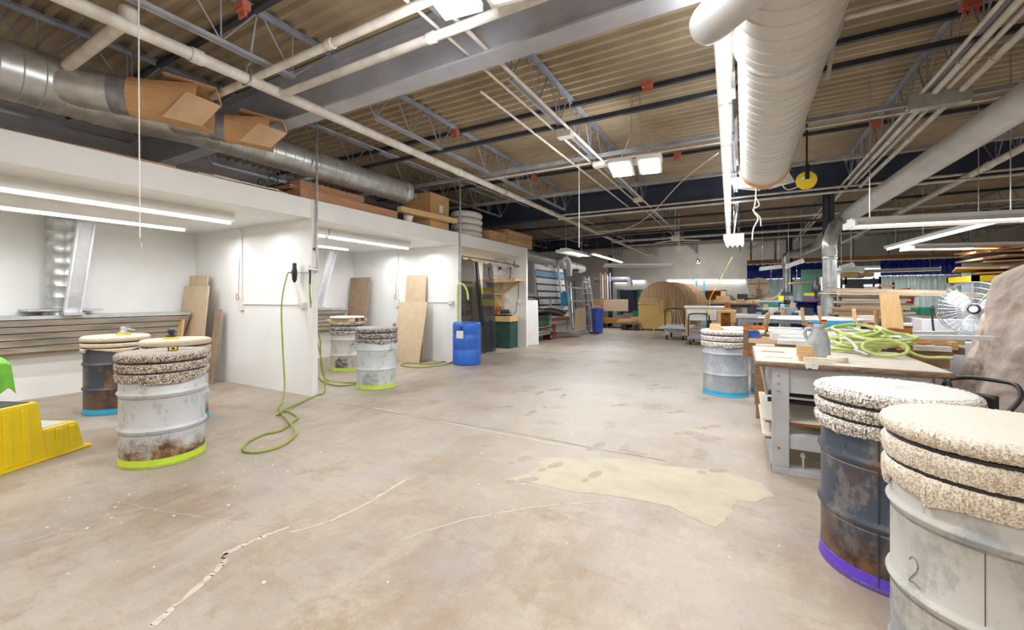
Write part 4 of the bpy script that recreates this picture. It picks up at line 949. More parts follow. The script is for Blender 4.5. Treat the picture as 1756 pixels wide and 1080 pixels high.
m = stepbox(.32, .85, .50, in0=.035); m.build('upper_step', YEL, ss, bevel=.014)
for k, (x, zt) in enumerate(((.12, .2), (.22, .2), (.46, .42), (.58, .42), (.70, .42))):
    kk = .030 * 1; mb_ = MB(); mb_.rbox(A + ux @ Vector((x, .012, zt / 2 + .03)), (.05, .016, zt), Matrix((u, v, (0, .0, 1))).transposed() @ Matrix.Rotation(-.06, 3, 'X')); mb_.build('flute', YEL, ss, bevel=.006)
m = MB(); m.rbox(A + ux @ Vector((.42, .24, .011)), (.90, .54, .022), ux, .03); m.build('base_rim', YEL, ss, bevel=.006)
MB().rbox(A + ux @ Vector((.22, .24, .257)), (.20, .36, .006), ux).build('tread_mat', LGREY, ss); MB().rbox(A + ux @ Vector((.62, .24, .502)), (.44, .36, .006), ux).build('tread_mat', DARK, ss)
MB().rbox(A + ux @ Vector((.66, .006, .22)), (.05, .006, .014), ux).build('worn_label', BROWNB, ss)
st = T('work_stand', 'dark work stand just outside the left edge under the green cloth', 'stand', (-6.2, .78, 0))
MB().box(-6.45, -5.70, .2, .93, .83, .87).build('stand_top', DARK, st)
for x in (-6.4, -5.75):
    for y in (.25, .87): MB().box(x, x + .04, y, y + .04, 0, .83).build('leg', DARK, st)
q0, q1, q2, q3 = P(-60, 613, x=-5.66), P(17, 612, x=-5.62), P(-60, 668, x=-5.66), P(27, 672, x=-5.56)
def cloth(a, b):
    top = q0.lerp(q1, a); bot = q2.lerp(q3, a); p = top.lerp(bot, b); f_ = .022 * b
    p = p + Vector((f_ * math.sin(a * 16 + b * 2) + .03 * b, 0, -.035 * b * math.sin(a * 12 + 1) - .02 * (1 - b) * a))
    if b < .12: p.x -= (.12 - b) * 2.2
    return p
cl = MB(); cl.grid(cloth, 30, 18); one(cl, 'green_cloth', GREENCL, 'bright green cloth hanging down at the left edge above the yellow stool', 'cloth', smooth=True, solid=.006)
# ================================================================== ON TOP OF THE BOOTHS
ZT_ = 2.732
def slab(x0, x1, y0, y1, z0, z1, mat, name, label, cat='board', rz=0, group=None):
    c_ = ((x0 + x1) / 2, (y0 + y1) / 2, (z0 + z1) / 2); return one(MB().rbox(c_, (abs(x1 - x0), abs(y1 - y0), z1 - z0), RZ(rz)), name, mat, label, cat, group)
slab(-5.75, -5.3, -.6, 1.7, ZT_, ZT_ + .02, PLY, 'thin_board', 'pale thin board lying on the first booth roof, leftmost', 'board', .02)
slab(-5.75, -5.34, 1.0, 2.2, ZT_ + .02, ZT_ + .035, CARDL, 'thin_board', 'tan cardboard sheet lying on the first booth roof edge', 'board', -.06)
slab(-5.7, -5.3, 1.9, 2.75, ZT_, ZT_ + .016, CARD, 'thin_board', 'darker tan sheet on the roof edge right of the hanging cord', 'board', .03)
slab(-5.8, -5.28, 2.4, 3.3, ZT_ + .017, ZT_ + .03, PLY, 'thin_board', 'cream bent sheet beside the black scroll ironwork', 'board', -.05)
one(MB().bar((-5.3, 2.55, ZT_ + .04), (-5.33, 3.45, ZT_ + .02), .025, .015), 'brass_rod', PINEY, 'pale rod lying on the roof edge in front of the ironwork', 'rod')
sc = T('scroll_ironwork', 'black wrought iron scroll lying on the booth roof edge', 'ironwork', (-5.4, 3.0, ZT_))
def spiral(cy, cz, r0, a0, turns, sgn=1, n=26): return [(-5.42, cy + r0 * (1 - .75 * i / n) * math.cos(a0 + sgn * turns * 2 * PI * i / n), cz + r0 * (1 - .75 * i / n) * math.sin(a0 + sgn * turns * 2 * PI * i / n)) for i in range(n + 1)]
sy = P(470, 300, x=-5.42).y; sz = ZT_
MB().tube(spiral(sy - .02, sz + .20, .085, -1.5, 1.2), .008, 6).build('scroll', BLACK, sc); MB().tube(spiral(sy - .17, sz + .10, .07, -.6, 1.1), .008, 6).build('scroll', BLACK, sc)
MB().tube(spiral(sy - .42, sz + .05, .035, -.6, 1.1), .006, 6).build('scroll', BLACK, sc)
MB().tube(smooth_path([(-5.42, sy + .06, sz + .18), (-5.42, sy + .02, sz + .10), (-5.42, sy + .08, sz + .03)], 5), .008, 6).build('scroll_tail', BLACK, sc)
MB().box(-5.44, -5.40, sy - .22, sy + .14, sz + .02, sz + .045).build('base_bar', BLACK, sc); MB().box(-5.435, -5.405, sy - .6, sy - .2, sz + .005, sz + .02).build('base_bar', BLACK, sc)
slab(-5.62, -5.30, 3.62, 5.45, ZT_, ZT_ + .14, CEDAR, 'timber', 'thick reddish timber at the bottom of the pile over the second booth', 'timber')
slab(-6.1, -5.46, 3.55, 5.0, ZT_ + .142, ZT_ + .165, CEDAR, 'timber', 'thin wide reddish plank in the middle of the timber pile', 'timber', .02)
slab(-6.0, -5.42, 3.55, 4.75, ZT_ + .168, ZT_ + .19, CEDAR, 'timber', 'second thin reddish plank in the timber pile', 'timber', -.01)
slab(-5.66, -5.44, 3.7, 4.85, ZT_ + .192, ZT_ + .285, CEDAR, 'timber', 'square reddish timber on top of the pile over the second booth', 'timber', .01)
slab(-6.5, -5.68, 3.3, 4.2, ZT_, ZT_ + .13, CEDAR, 'timber', 'reddish timber end sticking out behind the pile, left side', 'timber', .2)
cb = T('cardboard_box', 'big closed brown cardboard box on the booth roof edge', 'box', (-5.62, 6.6, ZT_))
MB().rbox((-5.64, 6.62, ZT_ + .34), (.66, .62, .68), RZ(.05)).build('carton', CARD, cb)
MB().rbox((-5.302, 6.66, ZT_ + .40), (.004, .13, .15), RZ(.05)).build('paper_label', CREAM, cb); MB().rbox((-5.66, 6.62, ZT_ + .682), (.06, .62, .003), RZ(.05)).build('tape_seam', PINE, cb)
MB().rbox((-5.66, 6.306, ZT_ + .64), (.06, .003, .08), RZ(.05)).build('tape_seam', CREAM, cb); 
st_ = slab(-5.29, -5.18, 5.5, 6.95, ZT_ + .15, ZT_ + .24, PINEY, 'pine_stud', 'pale pine stud resting on the roof edge before the cardboard box', 'stud', -.10)
cbx = T('white_tray', 'small white tray under the pine stud on the booth roof', 'tray', (-5.4, 5.9, ZT_)); MB().lathe([(.06, 0), (.09, .13), (.095, .135), (.085, .12), (.055, .01), (0, .01)], 20, None, (-5.42, 5.85, ZT_)).build('tray_shell', FIX, cbx)
for k in range(4):
    one(MB().tube([(-5.62 + .26 * math.cos(a * PI / 16), 8.0 + .36 * math.sin(a * PI / 16), ZT_ + .075 + .148 * k) for a in range(32)], .074, 12, closed=True), 'hose_coil', COIL,
        'fat off-white ribbed hose coil, %s of the stack of four on the booth roof' % ('lowest', 'second', 'third', 'topmost')[k], 'hose coil', 'white hose coils', smooth=True)
slab(-5.75, -5.32, 8.5, 9.3, ZT_, ZT_ + .25, CARD, 'cardboard_box', 'flat dark cardboard carton between hose coils and folded cartons', 'box')
for k in range(7):
    slab(-5.85, -5.27 + .02 * (k % 3), 9.3 + .02 * (k % 2), 10.72 - .04 * (k % 3), ZT_ + .001 + .055 * k, ZT_ + .052 + .055 * k, CARDL if k % 2 else CARD, 'folded_carton', 'flattened brown carton on the last booth roof corner, %s from the bottom' % ordn[k], 'carton', .01 * (k % 3), 'flattened cartons')
# ================================================================== THIRD BOOTH
sh = T('storage_shelf', 'pine storage shelf unit with yellow bins at the back of the third booth', 'shelf', (-7.0, 9.2, 0))
XS0, XS1, YS0, YS1 = -7.3, -6.75, 7.5, 10.1
for z in (.35, .75, 1.08, 1.42, 1.80): MB().box(XS0, XS1, YS0, YS1, z, z + .03).build('shelf_board', PINEY, sh); MB().box(XS1 - .02, XS1, YS0, YS1, z - .05, z + .0).build('shelf_edge', PINEY, sh)
for y in (YS0, 8.75, YS1 - .06):
    for x in (XS0, XS1 - .04): MB().box(x, x + .04, y, y + .06, 0, 1.83).build('post', PINEZ, sh)
r = random.Random(3); 
def bin_(x, y, z, w_, h, label=None):
    t = T('parts_bin', label or 'yellow open-front parts bin on the pine storage shelf', 'bin', (x, y, z), 0, 'yellow bins on the pine shelf')
    MB().box(x - .16, x + .08, y - w_ / 2, y + w_ / 2, z, z + .01).box(x - .16, x + .08, y - w_ / 2, y - w_ / 2 + .006, z, z + h).box(x - .16, x + .08, y + w_ / 2 - .006, y + w_ / 2, z, z + h).box(x - .166, x - .16, y - w_ / 2, y + w_ / 2, z, z + h).box(x + .08, x + .086, y - w_ / 2, y + w_ / 2, z, z + h * .6).build('bin_shell', YELB, t)
    MB().box(x + .086, x + .09, y - w_ / 4, y + w_ / 4, z + h * .1, z + h * .35).build('card_label', FIX, t); return t
b0 = None
for zi, z in enumerate((.381, .781, 1.111, 1.451)):
    bi_ = 0
    y = YS0 + .25
    while y < YS1 - .2:
        lb = 'yellow parts bin on the %s level of the pine shelf, %s along from the left' % (('lowest', 'second', 'third', 'top')[zi], ordn[bi_])
        if b0 is None: b0 = bin_(-6.86, y, z, .2, .14, lb); bi_ += 1
        elif r.random() < .85: dup(b0, (-6.86, y, z), 0, lb); bi_ += 1
        y += .25
sh2 = T('corner_shelf', 'pine corner shelf bracketed to the last booth wall, carrying a fan', 'shelf', (-5.9, 10.0, 1.4))
MB().box(-6.6, -5.33, 9.86, 10.29, 1.82, 1.86).build('shelf_board', PINE, sh2); MB().box(-6.6, -5.33, 9.82, 9.86, 1.78, 1.87).build('front_rail', PINE, sh2)
for z in (1.12, 1.45): MB().box(-6.75, -6.0, 10.03, 10.29, z, z + .03).build('shelf_board', PINE, sh2)
MB().box(-6.06, -5.98, 10.22, 10.29, .95, 1.82).build('post', PINEZ, sh2); MB().box(-6.72, -6.64, 9.84, 9.94, 0, 1.82).build('post', PINEZ, sh2); MB().bar((-5.99, 10.25, 1.5), (-5.45, 10.25, 1.8), .05, .05).build('brace', PINE, sh2)
for z, lb in ((1.481, 'upper'), (1.151, 'lower')):
    one(MB().box(-6.55, -6.2, 10.05, 10.27, z, z + .16).box(-6.56, -6.19, 10.04, 10.06, z + .1, z + .17), 'parts_bin', YELB, 'large yellow bin on the %s level of the corner shelf' % lb, 'bin')
def drum_fan(c, label, r=.2, rz=0, tilt=0, big=False):
    t = T('floor_fan', label, 'fan', c, rz); R = r; f = frame((0, -1, tilt)); o_ = Vector((0, 0, r + .06))
    g = MB()
    for yy, rr in ((.07, R), (-.07, R), (.085, R * .8), (.095, R * .6), (.10, R * .4), (.10, R * .22)):
        g.tube([o_ + f @ Vector((rr * math.cos(a * PI / 18), rr * math.sin(a * PI / 18), yy)) for a in range(36)], .003 if rr < R else .006, 4, closed=True)
    for k in range(36):
        a = k * PI / 18; g.tube([o_ + f @ Vector((rr * math.cos(a), rr * math.sin(a), yy)) for rr, yy in ((R * .2, .10), (R * .6, .095), (R * .8, .085), (R, .07), (R, -.07), (R * .7, -.1), (R * .2, -.11))], .0016, 3, caps=False)
    g.build('wire_guard', STEELB, t, world=False)
    b = MB()
    for k in range(3):
        a0 = k * 2.094 + .4; vs = []
        for i in range(6):
            rr = R * (.18 + .7 * i / 5); 
            for j in range(5): a = a0 + (j / 4 - .5) * (.9 + .25 * math.sin(i)); vs.append(o_ + f @ Vector((rr * math.cos(a), rr * math.sin(a), .05 * (j / 4 - .5))))
        b.add(vs, [(i * 5 + j, i * 5 + j + 1, i * 5 + j + 6, i * 5 + j + 5) for i in range(5) for j in range(4)])
    b.build('blades', GLASSY, t, world=False, solid=.002, smooth=True)
    MB().lathe([(0, .09), (R * .16, .085), (R * .19, .05), (R * .19, -.10), (R * .14, -.16), (0, -.17)], 20, f, o_).build('motor', BLACK, t, world=False, smooth=True)
    MB().lathe([(0, .108), (R * .11, .106), (R * .12, .1), (R * .12, .09)], 20, f, o_).build('hub_badge', RED if not big else FIX, t, world=False)
    s_ = MB()
    s_.tube(smooth_path([(-R - .04, 0, o_.z + .03), (-R - .045, .0, o_.z - .05), (-R - .02, 0, .05), (-R + .06, 0, .014), (0, -.1, .014), (R - .06, 0, .014), (R + .02, 0, .05), (R + .045, 0, o_.z - .05), (R + .04, 0, o_.z + .03)], 5), .011, 8)
    s_.tube([(-R * .5, .16, .012), (R * .5, .16, .012)], .011, 6).tube([(-R * .5, .16, .012), (-R * .6, -.06, .012)], .011, 6).tube([(R * .5, .16, .012), (R * .6, -.06, .012)], .011, 6)
    s_.build('tube_stand', DARK, t, world=False)
    for s in (-1, 1): MB().cyl((s * R, 0, o_.z), (s * (R + .06), 0, o_.z), .022, 12).build('pivot_knob', BLACK, t, world=False)
    return t
drum_fan((-5.95, 10.06, 1.862), 'round metal fan with red hub standing on the corner shelf in the third booth', .26, .6)
gc = T('green_cabinet', 'dark green steel cabinet with a thick pine top at the third booth corner', 'cabinet', (-5.78, 10.1, 0))
MB().box(-6.1, -5.5, 9.80, 10.27, 0, .72).build('body', GREENC, gc, bevel=.006); MB().box(-5.5, -5.488, 9.83, 10.24, .03, .69).build('door', GREENC, gc); MB().box(-5.488, -5.46, 9.86, 9.89, .36, .42).build('handle', STEELB, gc)
MB().box(-6.14, -5.46, 9.76, 10.27, .72, .86).build('worktop', PINE, gc)
ch = T('chop_saw', 'orange and black bench cut-off saw on the pine-topped green cabinet', 'saw', (-5.85, 10.0, .86))
MB().box(-6.05, -5.62, 9.88, 10.16, .86, .90).build('base', BLACK, ch); MB().cyl((-5.95, 10.0, .99), (-5.62, 10.0, .99), .055, 14).build('motor', DARK, ch); MB().bar((-6.0, 9.95, .9), (-5.98, 10.0, 1.2), .05, .05).build('arm', ORANGE, ch)
MB().lathe([(0, -.01), (.1, -.01), (.1, .01), (0, .01)], 24, frame((1, 0, 0)), (-6.02, 9.98, 1.05)).build('wheel_guard', ORANGE, ch); MB().box(-5.9, -5.84, 9.84, 9.9, .9, 1.0).build('lever', ORANGE, ch); MB().cyl((-5.6, 10.0, .99), (-5.55, 10, .99), .045, 14).build('end_cap', STEELB, ch)
MB().tube(smooth_path([(-5.55, 10.1, .92), (-5.5, 10.18, 1.0), (-5.5, 10.22, 1.2), (-5.47, 10.25, 1.3), (-5.47, 10.26, 1.8)], 6), .009, 6).build('power_cord', BLACK, ch)
one(MB().box(-5.52, -5.42, 10.23, 10.29, 1.2, 1.34), 'switch_box', CREAM, 'small outlet box on the last booth wall above the saw', 'switch')
one(MB().tube(smooth_path([(-5.42, 7.3, 2.28), (-5.42, 8.6, 2.27), (-5.42, 10.0, 2.25), (-5.43, 10.2, 2.22), (-5.6, 10.24, 2.24), (-5.6, 10.27, 2.40)], 5), .012, 8), 'curtain_rail', DARK, 'dark curtain rail across the front of the third booth', 'rail')
nt_ = T('mesh_curtain', 'torn black mesh curtain hanging from the rail of the third booth', 'curtain', (-5.42, 8.2, .1))
def drape(y0, y1, z0, z1, seed, taper=.0, nu=28, nv=16, lean_=0):
    r = random.Random(seed); ph = r.uniform(0, 6)
    def fn(a, b):
        y = y0 + (y1 - y0) * a; y = y + (y0 + (y1 - y0) * .5 - y) * taper * (b ** 2) + lean_ * (1 - b)
        z = z0 + (z1 - z0) * b
        if b > .99: z -= .05 * abs(math.sin(a * PI * 2.5 + ph))
        return (-5.42 + .04 * math.sin(a * 9 + ph) * (1 - .3 * b) + .01 * math.sin(a * 23), y, z)
    return MB().grid(fn, nu, nv)
drape(7.30, 8.05, .78, 2.26, 1, .1, lean_=.2).build('mesh_panel', NETM, nt_, smooth=True)
drape(8.0, 8.15, .7, 2.22, 2, .5, lean_=.25).build('mesh_panel', NETM, nt_, smooth=True)
drape(8.25, 8.95, .04, 2.22, 3, .25, lean_=.1).build('mesh_panel', NETM, nt_, smooth=True)
drape(7.35, 8.9, .06, .85, 4, .1).build('mesh_panel', NETM, nt_, smooth=True)
t = T('round_light', 'round white light high in the third booth behind the mesh', 'light', (-7.0, 8.8, 2.4)); MB().box(-7.2, -6.8, 8.0, 9.6, 2.43, 2.469).build('housing', FIX, t); MB().tube([(-7.0, 8.05, 2.4), (-7.0, 9.55, 2.4)], .02, 8).build('tube', TUBE, t)
one(MB().box(-6.6, -6.2, 8.6, 9.0, 0, .62), 'brown_carton', BROWNC, 'dark brown box on the floor behind the mesh curtain', 'box')
# ================================================================== helpers for furniture standing square to the room
def pb(mb, x0, y0, x1, y1, Y, dep):
    """box with its near face on the plane y=Y between two sighted corners"""
    a, b = P(x0, y1, y=Y), P(x1, y0, y=Y); return mb.box(a.x, b.x, Y, Y + dep, a.z, b.z)
def B(name, px, Y, dep, mat, label, cat, group=None, floor_=False, bevel=0):
    a, b = P(px[0], px[3], y=Y), P(px[2], px[1], y=Y)
    return one(MB().box(a.x, b.x, Y, Y + dep, 0 if floor_ else a.z, b.z), name, mat, label, cat, group, bevel=bevel)
def wheel(mb, x, y, r=.06, w=.04, ax=(1, 0, 0)):
    return mb.lathe([(0, -w / 2), (r * .9, -w / 2), (r, -w * .3), (r, w * .3), (r * .9, w / 2), (0, w / 2)], 20, frame(ax), (x, y, r))
def table_(name, label, cat, x0, x1, y0, y1, h, mtop, mleg, th=.05, leg=.07, group=None, shelf=None):
    t = T(name, label, cat, ((x0 + x1) / 2, (y0 + y1) / 2, 0), 0, group)
    MB().box(x0, x1, y0, y1, h - th, h).build('table_top', mtop, t)
    for x in (x0 + .04, x1 - .04 - leg):
        for y in (y0 + .04, y1 - .04 - leg): MB().box(x, x + leg, y, y + leg, 0, h - th).build('leg', mleg, t)
    if shelf: MB().box(x0 + .06, x1 - .06, y0 + .06, y1 - .06, shelf, shelf + .03).build('lower_shelf', mtop, t)
    MB().box(x0 + .08, x1 - .08, y0 + .05, y0 + .08, h - th - .1, h - th).build('apron', mleg, t); return t
# ================================================================== LEFT WALL BEYOND THE BOOTHS
ct = T('sheet_cart', 'pale green steel cart stacked with dark sheets beside the white panel', 'cart', (-5.8, 11.9, 0))
cx0, cx1, cy0, cy1 = -6.35, -5.45, 11.25, 12.5
for x, y in ((cx1 - .05, cy0), (cx1 - .05, cy1 - .05), (cx0, cy0), (cx0, cy1 - .05)):
    MB().box(x, x + .05, y, y + .05, .2, 1.36).build('post', GREENL, ct); wheel(MB(), x + .02, y + .06, .1, .05).build('wheel', RUBBER, ct, smooth=True); 
    MB().lathe([(0, -.03), (.05, -.03), (.05, .03), (0, .03)], 16, frame((1, 0, 0)), (x + .02, y + .06, .1)).build('wheel_hub', STEELB, ct)
MB().box(cx0, cx1, cy0, cy1, .2, .26).build('bottom_deck', GREENL, ct); MB().box(cx0 - .1, cx1 + .06, cy0 - .05, cy1 + .4, 1.36, 1.40).build('top_tray', DARK, ct)
r = random.Random(12)
for k in range(9):
    w_ = r.uniform(.7, .95); L = r.uniform(1.0, 1.7); z = .262 + .022 * k
    one(MB().rbox((-5.86 + r.uniform(-.03, .03), 11.9, z + .009), (w_, L, .018), RZ(r.uniform(-.04, .04))), 'sheet', (BROWNB, DARK, MDF)[k % 3], '%s of the thin sheets on the cart deck' % (ordn[k] + ' from the bottom'), 'sheet', 'sheets on the green cart')
for k in range(6):
    z = .85 + .028 * k; m = MB()
    def fn(a, b, k=k, z=z): return (-6.3 + 1.0 * a + .03 * k, 11.3 + 1.9 * b, z + .10 * math.cos((b - .2) * 1.6) - .12 * b * b - .02 * a)
    m.grid(fn, 6, 10); one(m, 'rubber_mat', (DARK, BROWNC, STEEL)[k % 3], 'bowed dark mat draped over the cart, %s from the bottom' % ordn[k], 'mat', 'dark mats over the cart', solid=.014, smooth=True)
one(MB().box(-6.3, -5.5, 11.3, 12.4, .48, .82), 'dark_bin', GREENC, 'dark green tub between the sheets and mats on the cart', 'tub')
# vertical panel saw
ps = T('panel_saw', 'white slatted panel saw with a blue band leaning at the left wall', 'saw', (-6.1, 14, 0))
pa_, pb_ = Vector((-6.05, 12.95, .62)), Vector((-6.05, 15.5, .62)); up = Vector((-.28, 0, 1.95))
m = MB(); m.add([pa_, pb_, pb_ + up, pa_ + up], [(0, 1, 2, 3)]); m.build('back_panel', DARK, ps, solid=.02)
for k in range(8):
    a0 = k / 8 + .01; a1 = (k + 1) / 8 - .022; n_ = Vector((.03, 0, .004)); m = MB()
    m.add([pa_ + up * a0 + n_, pb_ + up * a0 + n_, pb_ + up * a1 + n_, pa_ + up * a1 + n_], [(0, 1, 2, 3)]); m.build('slat', CYAN if k == 6 else WPLANK, ps, solid=.02)
for e in (pa_, pb_): MB().bar(e + Vector((0, 0, -.6)), e + up * 1.03, .06, .06, up=(1, 0, 0)).build('side_frame', LGREY, ps)
MB().bar(pa_ + up * 1.02, pb_ + up * 1.02, .05, .05).build('top_rail', WPLANK, ps); MB().bar(pa_ + Vector((.1, -.1, -.05)), pb_ + Vector((.1, .1, -.05)), .12, .1).build('bottom_ledge', ORANGE, ps)
cgy = 14.75; MB().bar((-5.95, cgy, .9), (-6.2, cgy, 2.75), .13, .05, up=(1, 0, 0)).build('saw_carriage', WPLANK, ps); MB().box(-5.98, -5.72, cgy - .18, cgy + .18, 1.05, 1.55).build('saw_head', CYAN, ps); MB().box(-5.72, -5.70, cgy - .1, cgy + .02, 1.2, 1.35).build('warning_plate', YELB, ps)
MB().tube(smooth_path([(-6.0, 14.6, 2.7), (-5.95, 14.9, 2.9), (-5.9, 15.2, 2.7), (-5.9, 15.25, 2.2)], 6), .10, 16).build('dust_hose', WPLANK, ps, smooth=True)
MB().box(-6.35, -6.2, 13.9, 14.3, 2.5, 2.85).build('counterweight_box', WPLANK, ps)
# aluminium racks leaning in front
def ladder_frame(name, label, x, y0, y1, h, rx, n, mat, cat='rack', th=.05, lean_=.2):
    t = T(name, label, cat, (x, (y0 + y1) / 2, 0))
    for y in (y0, y1): MB().bar((x, y, 0.02), (x - lean_, y, h), th, th * .7, up=(0, 1, 0)).build('stile', mat, t)
    for k in range(n): q = (k + .5) / n; MB().bar((x - lean_ * q, y0, h * q + .02), (x - lean_ * q, y1, h * q + .02), th * .6, th * .8).build('rung', mat, t)
    return t
ladder_frame('metal_rack', 'aluminium rack frame with long horizontal bars, leaning before the panel saw', -5.30, 13.95, 15.9, 1.95, 0, 4, ALU)
ladder_frame('metal_rack', 'taller narrow aluminium frame leaning at the right of the rack', -5.2, 15.0, 15.6, 2.15, 0, 5, STEELB, lean_=.1)
ladder_frame('step_ladder', 'aluminium ladder leaning rightmost of the leaning frames', -5.15, 15.85, 16.35, 2.2, 0, 8, ALU, 'ladder', lean_=.35)
for k, y in enumerate((14.2, 14.55, 15.35, 15.75)): one(MB().tube([(-5.33, y, .05), (-5.5, y + .15, 1.9 + .1 * (k % 2))], .022, 8), 'metal_pole', (STEELB, DARK, ALU, DARK)[k], '%s pole leaning among the aluminium racks, %s from the left' % (('bright', 'dark', 'pale', 'dark')[k], ordn[k]), 'pole')
one(MB().prism([(13.95, .12), (15.15, .18), (15.1, 1.0), (14.0, .98)], -.012, .012, Matrix(((0, 0, 1), (1, 0, 0), (0, 1, 0))), (-5.2, 0, 0)), 'tan_board', MDF, 'square tan board on the foot of the aluminium rack', 'board')
one(MB().box(-5.35, -5.1, 13.9, 15.3, .0, .12), 'rack_foot', STEEL, 'grey steel foot channel under the tan board', 'channel')
one(MB().box(-5.8, -5.45, 12.6, 12.85, 0, .5), 'red_cabinet', DKRED, 'dark red box behind the end of the green cart', 'box')
one(MB().prism([(-5.7, 13.0), (-5.15, 13.5), (-4.95, 14.0), (-5.5, 13.85)], 0, .012), 'orange_board', DKRED, 'rusty orange board lying on the floor before the rack', 'board')
gh = P(989, 468, x=-5.5); one(MB().prism([(-.16, 0), (.16, 0), (.16, .06), (.08, .14), (-.08, .14), (-.16, .06)], -.12, .12, Matrix(((0, 0, 1), (1, 0, 0), (0, 1, 0))), gh), 'hooded_lamp', STEEL, 'grey hooded lamp above the aluminium racks', 'lamp')
one(MB().tube([gh + Vector((0, 0, .14)), (gh.x, gh.y, 3.94)], .006, 5), 'lamp_wire', DARK, 'wire holding the grey hooded lamp above the racks', 'wire')
bin2 = T('blue_bin', 'tall blue plastic bin at the end of the ladders', 'bin', (-4.95, 15.9, 0)); MB().lathe([(.17, 0), (.19, .02), (.225, .9), (.24, .91), (.24, .94), (.225, .945), (.215, .9), (.17, .05), (0, .04)], 28, None, (-4.98, 15.9, 0)).build('bin_shell', BLUEBIN, bin2, smooth=True)
bin2b = one(MB().bar((-4.85, 15.3, .03), (-5.1, 15.45, .03), .3, .05).tube([(-5.0, 15.4, .05), (-5.15, 15.6, 1.2)], .013, 6), 'broom', DARK, 'dark broom standing by the blue bin', 'broom')
one(MB().tube(smooth_path([P(890, 455, x=-8.3), P(890, 500, x=-8.3), P(893, 490, x=-8.25), P(889, 494, x=-8.2), P(893, 500, x=-8.2)], 5), .015, 6), 'wall_cable', DARK, 'dark cable dangling on the left wall above the cart', 'cable')
for k in range(2): strip_light((-7.0 + .35 * k, 10.7, 2.62), (-7.0 + .35 * k, 14.0, 2.62), 'unlit white strip light under the wall duct, %s' % ('rear', 'front')[k], None, 1, .14, False, chains=True)
# ================================================================== FAR LEFT CORNER
cab = T('wood_cabinet', 'reddish wooden cabinet at the far left behind the blue bin', 'cabinet', (-6.2, 18, 0)); pb(MB(), 1013, 512, 1029, 545, 17.6, .5).build('body', CEDAR, cab); pb(MB(), 1019, 524, 1028, 527, 17.56, .03).build('drawer', PINE, cab); pb(MB(), 1019, 529, 1028, 540, 17.57, .03).build('door', CEDAR, cab)
fc = T('flat_cart', 'low flat cart with an orange-brown timber frame at the far left', 'cart', (-5.2, 19, 0))
a, b = P(1030, 541, y=18.6), P(1079, 533, y=18.6); MB().box(a.x, b.x, 18.6, 19.6, .22, .42).build('deck', ORW, fc)
for x in (a.x + .15, b.x - .15):
    for y in (18.7, 19.5): wheel(MB(), x, y, .1, .06, (0, 1, 0)).build('wheel', RUBBER, fc)
B('tan_board', (1030, 513, 1077, 533), 18.9, .05, MDF, 'wide tan board standing on the flat cart', 'board'); 
gm = T('green_machine', 'green machine with a dark navy front panel against the far wall', 'machine', (-4.8, 20.6, 0))
pb(MB(), 1063, 497, 1093, 536, 20.6, .6).build('front_panel', M('navy_panel', (.012, .016, .05), (.01, .012, .035), 4, .5), gm)
for x in ((1058, 1063), (1093, 1098)): pb(MB(), x[0], 496, x[1], 540, 20.5, .7).build('side_post', GREEN, gm)
pb(MB(), 1085, 533, 1097, 545, 20.3, .4).build('motor_box', GREEN, gm)
one(MB().tube(smooth_path([P(1020, 480, y=19.8), P(1070, 479, y=19.8), P(1079, 481, y=19.8), P(1080, 492, y=19.8)], 4), .13, 14), 'extraction_pipe', STEEL, 'grey extraction pipe bending down above the green machine', 'pipe', smooth=True)
for k in range(5): 
    xx = 1029 + k * 4.2; one(MB().tube([P(xx, 468 + (k % 2) * 3, y=19.4), P(xx + 1, 512, y=19.2)], .035, 8), 'leaning_tube', (BROWNB, CREAM, CEDAR, CREAM, STEEL)[k], '%s tube of the row standing by the left wall, %s from the left' % (('brown', 'cream', 'reddish', 'pale', 'grey')[k], ordn[k]), 'tube')
lc = T('log_dolly', 'low dark dolly loaded with pine offcuts left of the yellow crate', 'dolly', (-4.2, 18, 0))
a, b = P(1066, 561, y=17.9), P(1096, 549, y=17.9); MB().box(a.x, b.x, 17.7, 18.5, .24, .3).build('deck', BROWNC, lc)
for x in (a.x + .1, b.x - .1): wheel(MB(), x, 17.8, .12, .06, (0, 1, 0)).build('wheel', DARK, lc); wheel(MB(), x, 18.4, .12, .06, (0, 1, 0)).build('wheel', DARK, lc)
for k, (x0, x1, z, a_) in enumerate(((1058, 1092, .34, .1), (1060, 1086, .40, -.15), (1080, 1095, .42, .2), (1078, 1094, .49, 0))):
    p0, p1 = P(x0, 545, y=17.9), P(x1, 545, y=18.2); one(MB().bar((p0.x, 17.95 + .1 * k, z), (p1.x, 18.1 + .1 * k, z + .03), .12, .06), 'pine_offcut', PINE, 'pine offcut on the dark dolly, %s in the heap' % ('longest', 'second', 'third', 'topmost')[k], 'offcut')
yc = T('plywood_crate', 'yellow plywood crate below the big plank reels', 'crate', (-3.4, 18.6, 0))
a, b = P(1095, 563, y=18.2), P(1146, 521, y=18.2)
MB().box(a.x, b.x, 18.2, 18.22, .05, b.z).build('front_sheet', PLYY, yc); MB().box(a.x, b.x, 18.22, 18.95, .05, b.z - .02).build('body', PLYY, yc); MB().box(a.x - .02, b.x + .02, 18.17, 18.97, b.z - .02, b.z + .02).build('lid', PINE, yc)
for k in range(3): x = a.x + (b.x - a.x) * (.03 + .45 * k); MB().box(x, x + .08, 18.2, 18.9, 0, .05).build('skid', PINE, yc)
for k in range(5): one(MB().rbox((a.x + .45 + .06 * (k % 2), 18.55, b.z + .04 + .042 * k), (1.0 - .08 * k, .5, .035), RZ(.06 * (k % 3 - 1))), 'pine_board', PINE, 'short board on the plywood crate, %s from the bottom' % ordn[k], 'board', 'boards on the crate')
